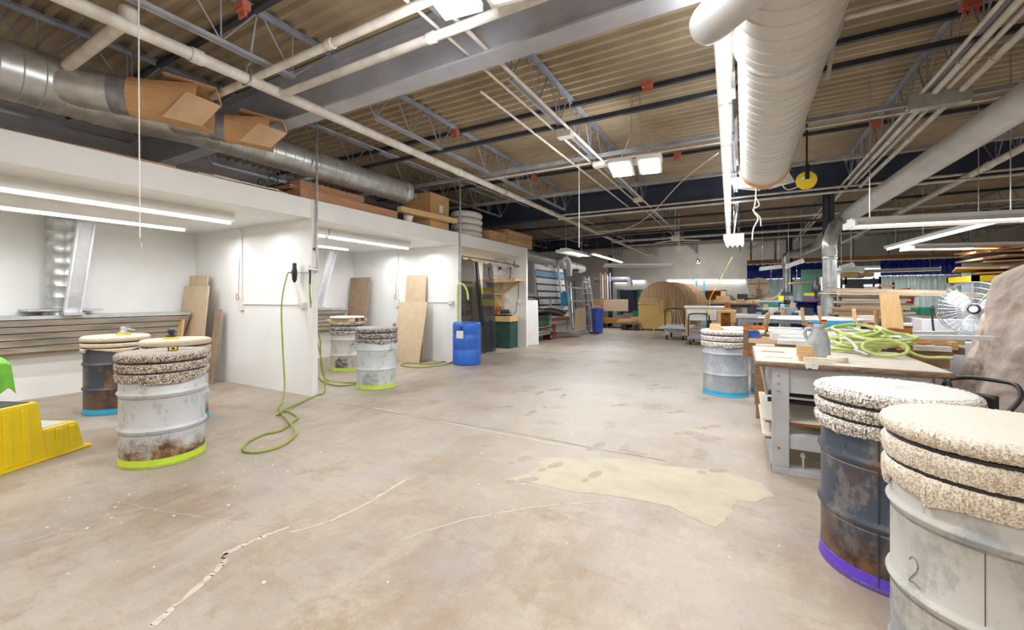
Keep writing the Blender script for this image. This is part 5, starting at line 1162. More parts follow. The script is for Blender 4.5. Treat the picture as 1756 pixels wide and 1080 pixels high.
def rag(a_, b_): return (a.x + .9 + .55 * a_, 18.14 - .05 * math.sin(6 * a_), b.z + .22 - .62 * b_ * (1 - .6 * abs(a_ - .5)) - .08 * math.sin(9 * a_))
one(MB().grid(rag, 12, 8), 'brown_rag', CARD, 'brown crumpled wrap hanging over the front of the plywood crate', 'wrap', solid=.01)
# plank reels (great round reel ends of boards)
def reel(cx_, Yc, R, label, th=.09):
    t = T('plank_reel', label, 'cable reel end', (cx_, Yc, 0), 0, 'plank reels'); n = 13; w_ = 2 * R / n
    for k in range(n):
        x0 = -R + k * w_ + .004; x1 = x0 + w_ - .008; ts = [x0 + (x1 - x0) * i / 4 for i in range(5)]
        f_ = lambda x: math.sqrt(max(0, R * R - x * x))
        poly = [(x, -f_(x)) for x in ts] + [(x, f_(x)) for x in ts[::-1]]
        MB().prism(poly, 0, th * (.92 + .08 * (k % 2)), Matrix(((1, 0, 0), (0, 0, 1), (0, 1, 0))), (0, 0, R)).build('plank', PLANKZ, t, world=False)
    return t
c0 = P(1136, 520, y=19.3)
reel(c0.x, 19.3, 1.04, 'biggest round plank reel end, in front behind the plywood crate'); reel(c0.x + .42, 19.55, 1.02, 'round plank reel end second in the stack'); reel(c0.x + .78, 19.8, .99, 'round plank reel end rearmost in the stack, at right')
def platform_truck(x, y, w_, L, label, hmat=DARK, deck=STEEL, rz=0, hh=.95, h=.28):
    t = T('platform_truck', label, 'platform truck', (x, y, 0), rz)
    MB().box(-w_ / 2, w_ / 2, -L / 2, L / 2, h - .09, h).build('deck', deck, t, world=False, bevel=.01)
    MB().tube(smooth_path([(-w_ / 2 + .04, -L / 2 + .03, h), (-w_ / 2 + .04, -L / 2 + .0, hh - .1), (-w_ / 2 + .12, -L / 2, hh), (w_ / 2 - .12, -L / 2, hh), (w_ / 2 - .04, -L / 2, hh - .1), (w_ / 2 - .04, -L / 2 + .03, h)], 4), .018, 8).build('push_handle', hmat, t, world=False)
    for sx in (-1, 1):
        for sy in (-1, 1):
            wheel(MB(), sx * (w_ / 2 - .08), sy * (L / 2 - .1), .085, .045).build('wheel', RUBBER, t, world=False, smooth=True)
            MB().box(sx * (w_ / 2 - .08) - .03, sx * (w_ / 2 - .08) + .03, sy * (L / 2 - .1) - .04, sy * (L / 2 - .1) + .04, .12, h - .09).build('caster', STEELB, t, world=False)
    return t
c1 = P(1157, 583, z=0); platform_truck(c1.x, c1.y + .55, .66, 1.15, 'dark platform truck with a tubular handle, left of the pine post', hh=1.0, h=.36)
for k in range(4): one(MB().rbox((c1.x + .02 * k, c1.y + .55, .375 + .022 * k), (.95, 1.3 - .06 * k, .018), RZ(.03 * k - .04)), 'grey_sheet', LGREY, 'grey sheet lying on the dark platform truck, %s from the bottom' % ordn[k], 'sheet', 'grey sheets on the truck')
sl = T('wire_stand', 'small chrome wire stand on the platform truck sheets', 'stand', (c1.x, c1.y + .3, .46)); m = MB()
for dx in (-.14, -.05, .05, .14): m.tube([(dx * 1.3, 0, .002), (dx * .6, .0, .5), (dx * .3, .02, .55)], .009, 6)
m.tube([(-.2, -.0, .01), (.2, 0, .01)], .01, 6); m.build('wire_frame', STEELB, sl, world=False)
c2 = P(1200, 592, z=0); platform_truck(c2.x - .02, c2.y + .45, .62, 1.1, 'lower platform truck carrying the pine post and white sheets', hh=.9, h=.26)
pz = P(1179, 581, y=c2.y + .02); one(MB().box(pz.x - .055, pz.x + .055, pz.y, pz.y + .05, .262, P(1179, 528, y=pz.y).z), 'pine_post', PINEZ, 'upright pine post at the left end of the white sheets', 'post')
yA = pz.y; a, b = P(1176, 531, y=yA), P(1262, 525, y=yA)
one(MB().bar((a.x, yA + .08, a.z + .03), (a.x + 1.1, yA + .12, a.z + .03), .12, .05), 'pine_board', PINE, 'pine board lying across the top above the white sheets', 'board')
for x0, x1, k in ((1178, 1211, 0), (1212, 1229, 1)):
    p0, p1 = P(x0, 549, y=yA - .03), P(x1, 531, y=yA - .03); one(MB().box(p0.x, p1.x, yA - .035, yA - .015, p0.z, p1.z), 'white_sheet', WPLANK, '%s white sheet hanging before the second truck' % ('wide', 'narrow')[k], 'sheet')
for k in range(3): one(MB().tube([(a.x - .05, yA + .04 + .05 * k, a.z + .075 + .012 * k), (a.x + 1.0, yA + .08 + .05 * k, a.z + .08 + .01 * k)], .022, 10), 'plastic_roll', (GLASSY, WPLANK, CLEARV)[k], 'rolled plastic sheet on the pine board, %s' % ('front', 'middle', 'rear')[k], 'roll')
one(MB().bar((P(1212, 548, y=yA - .06).x, yA - .05, .95), (P(1212, 548, y=yA - .06).x, yA - .05, .28), .02, .04), 'black_strap', BLACK, 'black strap hanging between the two white sheets', 'strap')
# ================================================================== FAR WALL
lad = T('blue_ladder', 'blue fibreglass step ladder standing at the far wall', 'ladder', (P(1200, 520, y=21.2).x, 21.2, 0))
l0, l1 = P(1193, 520, y=21.2).x, P(1206, 520, y=21.2).x; zt = P(1200, 481, y=21.2).z
for x in (l0, l1): MB().box(x, x + .06, 21.2, 21.26, 0, zt).build('rail', CYAN, lad)
for k in range(8): MB().box(l0, l1, 21.2, 21.25, .1 + k * zt / 8.2, .13 + k * zt / 8.2).build('step', ALU, lad)
ob = T('open_crate', 'open brown wooden crate on its side at the far wall', 'crate', (P(1222, 520, y=21.4).x, 21.4, 0))
pb(MB(), 1197, 497, 1245, 499, 21.3, .7).build('top_board', ORW, ob); pb(MB(), 1197, 499, 1200, 535, 21.3, .7).build('side_board', ORW, ob); pb(MB(), 1236, 497, 1245, 535, 21.3, .7).build('side_board', PINE, ob); pb(MB(), 1197, 499, 1245, 535, 21.95, .05).build('back_board', ORW, ob)
B('slatted_screen', (1184, 511, 1192, 530), 20.8, .1, ORW, 'orange-brown slatted screen right of the plank reels', 'panel')
for i, (px, Y, mat, lb) in enumerate((((1228, 507, 1252, 516), 15.5, CARDL, 'tan carton on the long rear bench, leftmost'), ((1228, 519, 1256, 545), 16.2, CARDL, 'tall tan carton standing under the long rear bench'))): B('carton', px, Y, .4, mat, lb, 'box')
# rear benches with machines
table_('work_bench', 'long cluttered wooden bench in front of the plywood disc', 'bench', P(1210, 520, y=14.6).x, P(1300, 520, y=14.6).x, 14.6, 15.6, P(1240, 519, y=14.6).z, BROWNB, DARK)
table_('work_bench', 'steel bench with white edge strips behind the sanding drums', 'bench', P(1262, 545, y=10.9).x, P(1412, 545, y=10.9).x, 10.9, 12.1, P(1300, 541, y=10.9).z, ALU, STEEL, th=.06)
for px, Y, mat, lb in (((1243, 518, 1247, 536), 14.4, ORANGE, 'narrow orange cabinet under the rear bench, left'), ((1248, 519, 1252, 536), 14.4, ORANGE, 'narrow orange cabinet under the rear bench, right')): B('orange_cabinet', px, Y, .4, mat, lb, 'cabinet')
og = T('orange_blower', 'orange blower housing in front of the rear bench', 'blower', P(1247, 550, y=13.2)); g_ = P(1247, 545, y=13.2); MB().lathe([(0, -.12), (.24, -.12), (.27, -.08), (.27, .08), (.24, .12), (0, .12)], 24, frame((1, -.4, 0)), g_).build('housing', ORANGE, og, smooth=True); MB().box(g_.x - .1, g_.x + .1, 13.1, 13.3, 0, g_.z - .2).build('foot', DARK, og)
pbn = T('pine_frame_table', 'yellow pine frame table left of the steel bench', 'table', (P(1250, 540, y=12.4).x, 12.5, 0)); pb(MB(), 1229, 533, 1262, 536, 12.4, .9).build('table_top', PINE, pbn)
for x in (1233, 1256):
    q_ = P(x, 540, y=12.4); MB().box(q_.x - .04, q_.x + .04, 12.4, 12.5, 0, P(1240, 536, y=12.4).z).build('leg', PINEZ, pbn)
B('pine_sheet', (1253, 537, 1262, 553), 12.36, .03, PLYY, 'yellow pine panel on the right leg of the pine table', 'panel')
r = random.Random(44)
# clutter on the long rear bench
zb_ = P(1240, 519, y=14.6).z
for k in range(16):
    x = P(1214 + k * 5.6, 519, y=14.9).x; s = r.uniform(.05, .13)
    one(MB().rbox((x, 14.8 + r.uniform(0, .5), zb_ + s * .5), (s * 1.6, s * 1.3, s), RZ(r.uniform(0, 3)), .01), 'wood_block', r.choice([PINE, MDF, PINEY, CARDL, BROWNB]), 'wooden block among the clutter on the long rear bench, %s' % (ordn[k] + ' from its left end' if k < 11 else ordn[15 - k] + ' from its right end'), 'wood block', 'blocks on the rear bench')
for px, Y, mat, nm, lb, ct_ in (((1264, 504, 1282, 512), 16.0, DARK, 'tool_box', 'dark case with silver lid behind the rear bench', 'case'), ((1265, 511, 1300, 516), 15.7, BLACK, 'long_case', 'long black case behind the rear bench blocks', 'case')): B(nm, px, Y, .4, mat, lb, ct_)
# plywood disc standing before curtain
pdz = P(1303, 505, y=16.4); dsk = T('plywood_disc', 'tan plywood disc with clamped crossbar standing before the blue curtain', 'disc', (pdz.x, 16.4, pdz.z - .4))
Rd = abs(P(1322, 495, y=16.4).x - pdz.x); ce = P(1301, 492, y=16.4)
MB().lathe([(0, 0), (Rd, 0), (Rd, .03), (0, .03)], 44, frame((0, -1, 0)), (ce.x, 16.45, ce.z)).build('disc', MDF, dsk)
MB().bar((ce.x - .28, 16.4, ce.z + .12), (ce.x + .28, 16.4, ce.z + .12), .03, .035).build('crossbar', BROWNB, dsk); MB().bar((ce.x, 16.37, ce.z + .24), (ce.x, 16.37, ce.z - .35), .02, .03, up=(0, 1, 0)).build('clamp_bar', BROWNB, dsk)
for k in range(3): MB().tube([(ce.x - .08, 16.3, ce.z - .05 - .1 * k), (ce.x + .1, 16.28, ce.z - .1 - .1 * k)], .022, 6).build('clamp_part', BROWNB, dsk)
B('bench_block', (1281, 505, 1322, 519), 16.5, .5, MDF, 'tan box table holding the plywood disc upright', 'table', floor_=True)
# long blue curtain with clear lower panels
YC = 19.0
def zc_(py, px=1500): return P(px, py, y=YC).z
zt_, zm_ = 2.66, 2.13
cu = T('strip_curtain', 'long blue-topped curtain with clear wavy vinyl below, on the right', 'curtain', (5, YC, 1))
def cpanel(x0, x1, z0, z1, mat, name, n, seed):
    r = random.Random(seed); m = MB(); w_ = (x1 - x0) / n
    m.grid(lambda a, b: (x0 + (x1 - x0) * a, YC + .05 * math.sin(a * n * 2.2 + seed) + .015 * math.sin(a * n * 5.1), z0 + (z1 - z0) * b - (.03 * math.sin(a * n * 2.2) ** 2 if b > .99 else 0)), n * 6, 1)
    return m.build(name, mat, cu, smooth=True, solid=.004)
xa, xb = P(1510, 460, y=YC).x, P(1650, 460, y=YC).x
xs = [xa + (xb - xa) * k / 4 for k in range(5)]
for k in range(4): cpanel(xs[k], xs[k + 1], zm_, zt_, BLUEV, 'blue_band', 5, k); cpanel(xs[k], xs[k + 1], .35, zm_, CLEARV, 'clear_panel', 9, k + 5)
cu2 = T('strip_curtain', 'blue-topped clear curtain left of the galvanised duct drop', 'curtain', (1, YC, 1)); cu_ = cu; cu = cu2
xc, xd = P(1281, 460, y=YC).x, P(1412, 460, y=YC).x
xs = [xc + (xd - xc) * k / 3 for k in range(4)]
for k in range(3): cpanel(xs[k], xs[k + 1], zm_ - .03, zt_, BLUEV, 'blue_band', 5, k + 9); cpanel(xs[k], xs[k + 1], .35, zm_ - .03, CLEARV, 'clear_panel', 9, k + 15)
one(MB().box(xc, xb, YC + .08, YC + .14, 2.72, 2.84), 'header_board', ORW, 'orange-brown timber header along the top of the blue curtains', 'timber')
one(MB().tube([(xc, YC, 2.69), (xb + .2, YC, 2.69)], .025, 8), 'curtain_track', ALU, 'grey curtain track under the orange-brown header', 'track')
for k, px in enumerate((1288, 1330, 1465, 1526, 1603, 1671)): q_ = P(px, 430, y=YC); one(MB().box(q_.x - .035, q_.x + .035, YC + .15, YC + .22, 2.7, 3.94), 'hanger_post', STEEL, 'grey hanger post of the curtain track, %s from the left' % ordn[k], 'post')
one(MB().box(xc, 12.9, 21.0, 21.1, 0, 2.6), 'far_partition', M('pale_green_wall', (.60, .70, .66), (.54, .62, .58), 2, .7), 'pale green-white partition seen through the clear curtains', 'partition')
gb = P(1392, 485, y=15.0); B('green_board', (1374, 461, 1414, 512), 15.0, .04, GBOARD, 'rounded green board standing left of the galvanised drop', 'board', bevel=.012, floor_=True)
one(MB().tube([P(1353, 486, y=14.6), P(1412, 484, y=14.8)], .03, 8), 'wooden_pole', PINE, 'long wooden pole held level in front of the green board', 'pole')
# ================================================================== MACHINES AND STORAGE, RIGHT REAR
bc = T('blue_cabinet', 'low dark blue cabinet with shelves left of the galvanised drop', 'cabinet', (P(1385, 530, y=13.2).x, 13.2, 0))
a, b = P(1364, 516, y=13.2), P(1405, 540, y=13.2)
MB().box(a.x, a.x + .04, 13.2, 13.7, 0, a.z).build('side_panel', BLUECAB, bc); MB().box(b.x - .04, b.x, 13.2, 13.7, 0, a.z).build('side_panel', BLUECAB, bc); MB().box(a.x, b.x, 13.68, 13.72, 0, a.z).build('back_panel', BLUECAB, bc)
for k in range(4): MB().box(a.x, b.x, 13.2, 13.7, a.z - .03 - .3 * k, a.z - .3 * k).build('shelf_board', BLUECAB, bc)
MB().box(a.x + .35, a.x + .8, 13.19, 13.22, .1, a.z - .7).build('door', BLUECAB, bc); MB().box(a.x + .8, a.x + .84, 13.17, 13.22, .05, a.z - .3).build('divider', STEEL, bc)
for px, mat, lb in (((1380, 502, 1403, 507), YEL, 'yellow tool organiser, topmost on the blue cabinet'), ((1380, 507, 1404, 511), BLUEP, 'blue tool organiser on the blue cabinet'), ((1380, 511, 1405, 515), RED, 'red tool organiser under the yellow and blue ones')): B('tool_organiser', px, 13.25, .3, mat, lb, 'organiser')
dp = T('drill_press', 'black and grey drill press head above the tool organisers', 'machine', P(1399, 495, y=12.9)); q_ = P(1399, 492, y=12.9); MB().lathe([(0, -.3), (.03, -.28), (.03, -.12), (.09, -.1), (.1, .02), (.05, .1), (.05, .22), (0, .24)], 18, None, q_).build('spindle_head', BLACK, dp, smooth=True); MB().box(q_.x + .1, q_.x + .35, 12.85, 13.1, q_.z - .1, q_.z + .25).build('gear_box', CREAM, dp); MB().box(q_.x + .12, q_.x + .3, 12.9, 13.15, 0, q_.z - .1).build('stand_column', STEEL, dp)
gmc = T('green_jointer', 'long dark green machine table behind the steel bench', 'machine', (P(1330, 530, y=12.6).x, 12.7, 0))
for px, mat, nm in (((1300, 515, 1350, 518), STEELB, 'steel_table'), ((1306, 518, 1345, 527), GREEN, 'machine_bed'), ((1316, 527, 1336, 560), GREEN, 'pedestal'), ((1343, 514, 1356, 522), BLACK, 'guard'), ((1335, 519, 1353, 530), GREEN, 'gear_case')): pb(MB(), *px, 12.6, .5).build(nm, mat, gmc, bevel=.01)
bs = T('band_saw', 'grey band saw post with a yellow box before the green machine', 'machine', (P(1342, 530, y=12.2).x, 12.2, 0))
pb(MB(), 1338, 521, 1346, 590, 11.95, .1).build('guard_arm', ALU, bs, bevel=.03); pb(MB(), 1340, 529, 1343, 531, 11.93, .02).build('knob', BLACK, bs)
B('yellow_box', (1335, 507, 1344, 514.6), 12.7, .2, YEL, 'small yellow box on the green machine', 'box'); B('control_box', (1340, 500, 1360, 507), 13.6, .3, GREENC, 'dark green control box beside the dark column', 'box'); B('grey_box', (1352, 507, 1361, 517), 13.4, .2, STEEL, 'small grey box under the dark green control box', 'box', floor_=True)
table_('machine_table', 'low dark machine table before the green jointer', 'table', P(1298, 527, y=12.1).x, P(1368, 527, y=12.1).x, 12.1, 12.55, P(1310, 527, y=12.2).z, STEEL, DARK)
B('plywood_scrap', (1309, 522, 1317, 527), 12.2, .15, PINE, 'pine scrap block on the steel-edged machine table', 'wood block'); B('plywood_scrap', (1356, 519, 1364, 527), 12.2, .15, PINE, 'pale block left of the blue cabinet', 'wood block')
for k in range(9): x = P(1300 + 10 * k, 530, y=12.0).x; s = .06 + .05 * ((k * 7) % 3); one(MB().rbox((x, 11.5 + .1 * (k % 3), P(1300, 541, y=10.9).z + s / 2), (s * 2, s * 1.2, s), RZ(k), .01), 'bench_part', (STEEL, GREENC, CREAM, DARK, PINE)[k % 5], 'small part on the steel bench, %s from its left end' % ordn[k], 'part', 'parts on the steel bench')
one(MB().prism([(0, 0), (.2, .02), (.36, .12), (.44, .3), (.40, .3), (.32, .16), (.18, .08), (0, .06)], 0, .05, Matrix(((1, 0, 0), (0, 0, 1), (0, 1, 0))), P(1311, 515, y=13.6)), 'curved_form', MDF, 'curved tan wooden form leaning right of the plywood disc', 'form')
one(MB().cyl(P(1295, 534, y=12.2), P(1295, 534, y=12.26), .16, 24), 'saw_blade_wheel', DARK, 'dark round wheel in front of the rear bench', 'wheel')
# black shelving with boxes
sk = T('steel_shelving', 'black steel shelving with cartons right of the galvanised drop', 'shelf', (P(1480, 500, y=13.5).x, 13.5, 0))
a, b = P(1449, 475, y=13.5), P(1511, 475, y=13.5)
for py in (476, 480, 498, 512): z = P(1480, py, y=13.5).z; MB().box(a.x, b.x, 13.5, 14.1, z - .1, z - .03).build('shelf_board', DARK, sk)
for x in (a.x, b.x - .04):
    for y in (13.5, 14.06): MB().box(x, x + .04, y, y + .04, 0, a.z).build('post', DARK, sk)
for px, mat, nm, lb, ct_ in (((1446, 466, 1473, 476), CARD, 'carton', 'brown carton on the left of the black shelving top', 'box'), ((1474, 467, 1499, 474), CARD, 'carton', 'flatter brown carton on the right of the black shelving top', 'box'), ((1456, 486, 1481, 498), BLACK, 'speaker_case', 'black case on the middle level of the shelving', 'case'),
                        ((1482, 491, 1509, 498), CREAM, 'white_tray', 'white tray on the middle level of the shelving', 'tray'), ((1474, 473, 1482, 476), BLUEP, 'blue_tub', 'small blue tub on the shelving top', 'tub'), ((1491, 503, 1498, 509), FIX, 'white_box', 'small white box on the low shelf', 'box'), ((1500, 505, 1510, 509), CYAN, 'blue_box', 'small blue box on the low shelf', 'box')):
    q_ = B(nm, px, 13.55, .4, mat, lb, ct_)
pv = T('white_trestle', 'white A-shaped trestle with a wooden bar right of the shelving', 'trestle', (P(1530, 500, y=13.0).x, 13, 0)); 
for x0, x1 in ((1531, 1526), (1532, 1537)): MB().bar(P(x0, 484, y=13.0), P(x1, 560, y=13.0), .06, .05, up=(0, 1, 0)).build('leg', WPLANK, pv)
MB().bar(P(1507, 489, y=12.95), P(1533, 490, y=12.95), .05, .06).build('bar', PINE, pv)
rt_ = T('red_machine', 'small red grinder standing before the clear curtain', 'machine', (P(1550, 500, y=12.6).x, 12.6, 0)); q_ = P(1548, 500, y=12.6); MB().bar(q_ + Vector((-.15, 0, .03)), q_ + Vector((.12, 0, .05)), .12, .06).build('arm', RED, rt_); MB().lathe([(0, -.18), (.13, -.16), (.15, 0), (.1, .12), (0, .14)], 18, None, q_ + Vector((.05, 0, -.12))).build('body', RED, rt_, smooth=True); MB().box(q_.x - .05, q_.x + .15, 12.55, 12.75, 0, q_.z - .28).build('stand_column', DARK, rt_)
# lumber stack behind the planks
def rackpile(n, x0, x1, Y, z0, seed, name, label, mats, th=.030, dz=.03, jit=.1, grp=None, cat='board', dep=.45):
    r = random.Random(seed)
    for k in range(n):
        a_ = x0 + r.uniform(-jit, jit); b_ = x1 + r.uniform(-jit, jit); z = z0 + dz * k + th / 2 + .001
        one(MB().rbox(((a_ + b_) / 2, Y + dep / 2, z), (b_ - a_, dep * r.uniform(.7, 1), th), Matrix.Rotation(r.uniform(-.02, .02), 3, 'Z') @ Matrix.Rotation(r.uniform(-.004, .004), 3, 'Y')), name, r.choice(mats), label % (ordn[k] if k < 11 else '%d-th' % (k + 1)), cat, grp)
xl, xr = P(1436, 530, y=9.2).x, P(1562, 530, y=9.2).x
zs = P(1480, 545, y=9.2).z
tr_ = T('lumber_rack', 'dark low rack under the pile of veneered boards at the right rear', 'rack', ((xl + xr) / 2, 9.5, 0)); MB().box(xl, xr, 9.2, 9.9, zs - .06, zs - .005).build('deck', BROWNC, tr_)
for x in (xl + .1, (xl + xr) / 2, xr - .1): MB().box(x - .04, x + .04, 9.25, 9.85, 0, zs - .06).build('support', BROWNC, tr_)
rackpile(11, xl, xr, 9.25, zs, 5, 'veneer_board', 'rough board in the rear lumber pile, %s from the bottom', [CEDAR, MDF, PLY, BROWNB, CARDL], dz=.036, jit=.12, th=.034, grp='boards in the rear lumber pile')
zt2 = zs + .036 * 11
for k in range(4):
    p0 = Vector((xl - .25 + .1 * k, 9.2 + .12 * k, zt2 + .03 + .028 * k)); p1 = Vector((xr + .95 - .1 * k, 9.3 + .1 * k, zt2 + .03 + .028 * k - .06)); one(MB().bar(p0, p1, .2, .022), 'long_board', (PLY, MDF, PLY, CARDL)[k], 'long pale board jutting right on top of the rear lumber pile, %s from below' % ordn[k], 'board')
one(MB().bar(P(1445, 497, y=10.0), P(1458, 514, y=10.0), .14, .02, up=(0, 1, 0)), 'slanted_board', PLY, 'pale board slanting down right of the galvanised drop', 'board')

for k, x in enumerate((2.0, 5.2)):  # lamps added to brighten the space beyond the clear vinyl
    strip_light((x - 1.2, 20.4, 2.45), (x + 1.2, 20.4, 2.45), 'added fill light hanging behind the blue curtains, %s' % ('left', 'right')[k], None, 2, .2, power=200)
# ================================================================== GREY BENCH (nearest) AND WHAT IS ON IT
tb_ = T('steel_bench', 'grey steel-legged workbench with a worn thick wooden top at right', 'bench', (.65, 4.4, 0))
TX0, TX1, TY0, TY1, TH = .07, 1.22, 3.82, 5.02, .872
EDGE = M('worn_bench_edge', (.30, .19, .11), (.12, .09, .07), 16, .7, stretch=(1, 1, 4)); DUSTY = M('dusty_bench_top', (.66, .60, .51), (.58, .50, .40), 4, .85)
MB().box(TX0, TX1, TY0, TY1, TH - .042, TH - .002).build('wooden_top', EDGE, tb_, bevel=.014); MB().box(TX0 + .012, TX1 - .012, TY0 + .012, TY1 - .012, TH - .002, TH).build('dust_layer', DUSTY, tb_)
MB().box(TX0 + .12, TX1 - .1, TY0 + .06, TY0 + .075, TH - .24, TH - .042).build('apron', GREYP, tb_); MB().box(TX0 + .12, TX1 - .1, TY1 - .075, TY1 - .06, TH - .24, TH - .042).build('apron', GREYP, tb_)
for xi, x in enumerate((TX0 + .12, TX1 - .22)):
    for y in (TY0 + .045, TY1 - .10): MB().box(x, x + .115, y, y + .05, .05, TH - .042).build('leg', GREYP, tb_, bevel=.004)
    MB().box(x, x + .05, TY0 + .05, TY1 - .05, .0, .05).build('foot_bar', GREYP, tb_); MB().box(x + .0, x + .012, TY0 + .06, TY1 - .06, TH - .24, TH - .042).build('side_apron', GREYP, tb_)
MB().box(TX0 + .235, TX1 - .22, TY0 + .06, TY0 + .15, .20, .31).build('lower_rail', GREYP, tb_, bevel=.004); MB().box(TX0 + .12, TX1 - .1, TY0 + .04, TY0 + .16, 0, .05).build('foot_channel', GREYP, tb_, bevel=.004)
MB().cyl((TX0 + .33, TY0 + .1, .05), (TX0 + .33, TY0 + .1, .17), .010, 8).lathe([(.02, 0), (.02, .02), (.013, .02), (.013, .035), (0, .035)], 6, None, (TX0 + .33, TY0 + .1, .14)).build('adjuster_bolt', STEELB, tb_)
for z in (.20, TH - .11, TH - .17, TH - .23): MB().lathe([(0, 0), (.011, 0), (.009, .006), (0, .008)], 12, frame((0, -1, 0)), (TX0 + .165, TY0 + .045, z)).build('bolt_head', STEEL if z > .3 else BRASS, tb_)
MB().bar((TX0 + .05, TY0 + .3, TH - .05), (TX0 + .12, TY0 + .9, .45), .02, .03).build('side_brace', GREYP, tb_)
one(MB().prism([(0, 0), (.03, .012), (.05, -.0), (.085, .005), (.08, -.028), (.05, -.03), (.03, -.022), (.01, -.032)], 0, .003, Matrix(((1, 0, 0), (0, 0, 1), (0, 1, 0))), (P(1380, 628, y=TY0 - .006).x, TY0 - .008, TH - .005)), 'torn_paper', FIX, 'torn bit of white paper stuck on the bench edge', 'paper')
for k, (z, x0, ex, yy) in enumerate(((.40, .14, 1.05, 3.95), (.27, .18, 1.1, 3.93))):
    one(MB().rbox((.68, 4.5, z), (1.1, 1.08, .018), Matrix.Rotation(-.02, 3, 'Y')), 'plywood_sheet', PLY, 'dusty white plywood sheet inside the grey bench frame, %s' % ('upper', 'lower')[k], 'board')
    one(MB().box(.15, 1.15, 3.98, 4.02, z - .04, z - .012), 'edge_batten', ORW, 'orange-brown batten under the %s plywood sheet of the grey bench' % ('upper', 'lower')[k], 'batten')
for k in range(2): one(MB().tube([(.17, 4.0 + .07 * k, .60 - .07 * k), (1.1, 4.03 + .07 * k, .58 - .07 * k)], .02, 10), 'black_pipe', BLACK, '%s black pipe stored under the grey bench' % ('upper', 'lower')[k], 'pipe')
one(MB().box(.62, .70, 3.9, 3.96, .33, .42), 'black_junction', BLACK, 'small black box hanging under the grey bench', 'box')
for k in range(3): one(MB().bar((.35 + .1 * k, 4.1, .66), (.95 + .1 * k, 4.5, .5 + .02 * k), .06, .03), 'steel_offcut', (STEEL, BROWNC, CEDAR)[k], 'slanted %s offcut under the grey bench top' % ('grey', 'brown', 'reddish')[k], 'offcut')
# jug
def on_table(px, py, z=TH): return P(px, py, z=z)
jq = on_table(1402, 612); jg = T('grey_jug', 'dented grey plastic jug with a loop handle on the bench', 'jug', (jq.x, jq.y - .0, TH))
def superell(a, e): c_, s_ = math.cos(a), math.sin(a); return math.copysign(abs(c_) ** e, c_), math.copysign(abs(s_) ** e, s_)
m = MB(); n = 28; lv = [(.075, .055, 0), (.085, .062, .006), (.086, .064, .05), (.085, .063, .10), (.082, .06, .13), (.07, .05, .165), (.056, .044, .2), (.042, .036, .225), (.036, .034, .235), (.036, .034, .248), (.041, .04, .249), (.041, .04, .272), (.0, .0, .273)]
for rx, ry, z in lv:
    for k in range(n):
        c_, s_ = superell(2 * PI * k / n, .7 if z < .16 else 1); cx_ = .0 if z < .14 else .012 * (z - .14) / .1
        m.v.append((rx * c_ + cx_ + .004 * math.sin(k * 1.7 + z * 40), ry * s_, z))
m.f = [(i * n + k, i * n + (k + 1) % n, (i + 1) * n + (k + 1) % n, (i + 1) * n + k) for i in range(len(lv) - 1) for k in range(n)] + [tuple(range(n))[::-1]]
JUG = M('grey_jug_plastic', (.46, .48, .50), (.30, .32, .33), 13, .5); m.build('jug_body', JUG, jg, smooth=True, world=False)
MB().tube(smooth_path([(-.075, 0, .155), (-.088, 0, .19), (-.08, 0, .225), (-.05, 0, .24), (-.03, 0, .225), (-.032, 0, .205)], 5), [.013] * 26, 10).build('handle', JUG, jg, smooth=True, world=False)
# wooden blocks, tape roll, offcuts
for k, (px, dx, w_, rz) in enumerate(((1381, 0, .105, .05), (1380, -.0, .115, .12), (1379, .0, .10, 0), (1379, -.005, .10, .04))):
    q_ = on_table(1381, 619); one(MB().rbox((q_.x + (.012, .006, -.004, -.004)[k], q_.y + .02, TH + .015 + .03 * k + .0005), (w_, .07, .029), RZ(rz)), 'wood_block', PINE, 'small wooden block of the stack before the grey jug, %s' % ('lowest', 'second from the bottom', 'third from the bottom', 'topmost')[k], 'wood block', 'stacked blocks on the grey bench')
q_ = on_table(1400, 622); one(MB().rbox((q_.x + .0, q_.y, TH + .02), (.16, .07, .038), RZ(-.03)), 'wood_block', PLY, 'pale block lying in front of the stacked blocks', 'wood block')
q_ = on_table(1436, 620); tpr = T('tape_roll', 'flat round cream tape roll on the grey bench', 'tape roll', (q_.x, q_.y, TH)); MB().lathe([(.0, .036), (.04, .036), (.045, .04), (.063, .04), (.066, .036), (.066, .004), (.063, 0), (0, 0)], 32).build('roll', PLY, tpr, smooth=True, world=False)
q_ = on_table(1325, 604); one(MB().prism([(.09 * math.cos(PI * k / 10), .05 * math.sin(PI * k / 10)) for k in range(11)], 0, .012, RZ(-.05), (q_.x, q_.y, TH)), 'half_disc', MDF, 'thin half-round tan offcut at the left of the grey bench', 'offcut')
q_ = on_table(1335, 613); one(MB().rbox((q_.x, q_.y, TH + .004), (.19, .02, .006), RZ(-.04)), 'thin_strip', PLY, 'thin wooden strip lying before the half-round offcut', 'strip')
q_ = on_table(1312, 594); one(MB().rbox((q_.x, q_.y, TH + .012), (.16, .06, .024), RZ(.02)), 'wood_block', PLY, 'pale flat block at the far left corner of the grey bench', 'wood block')
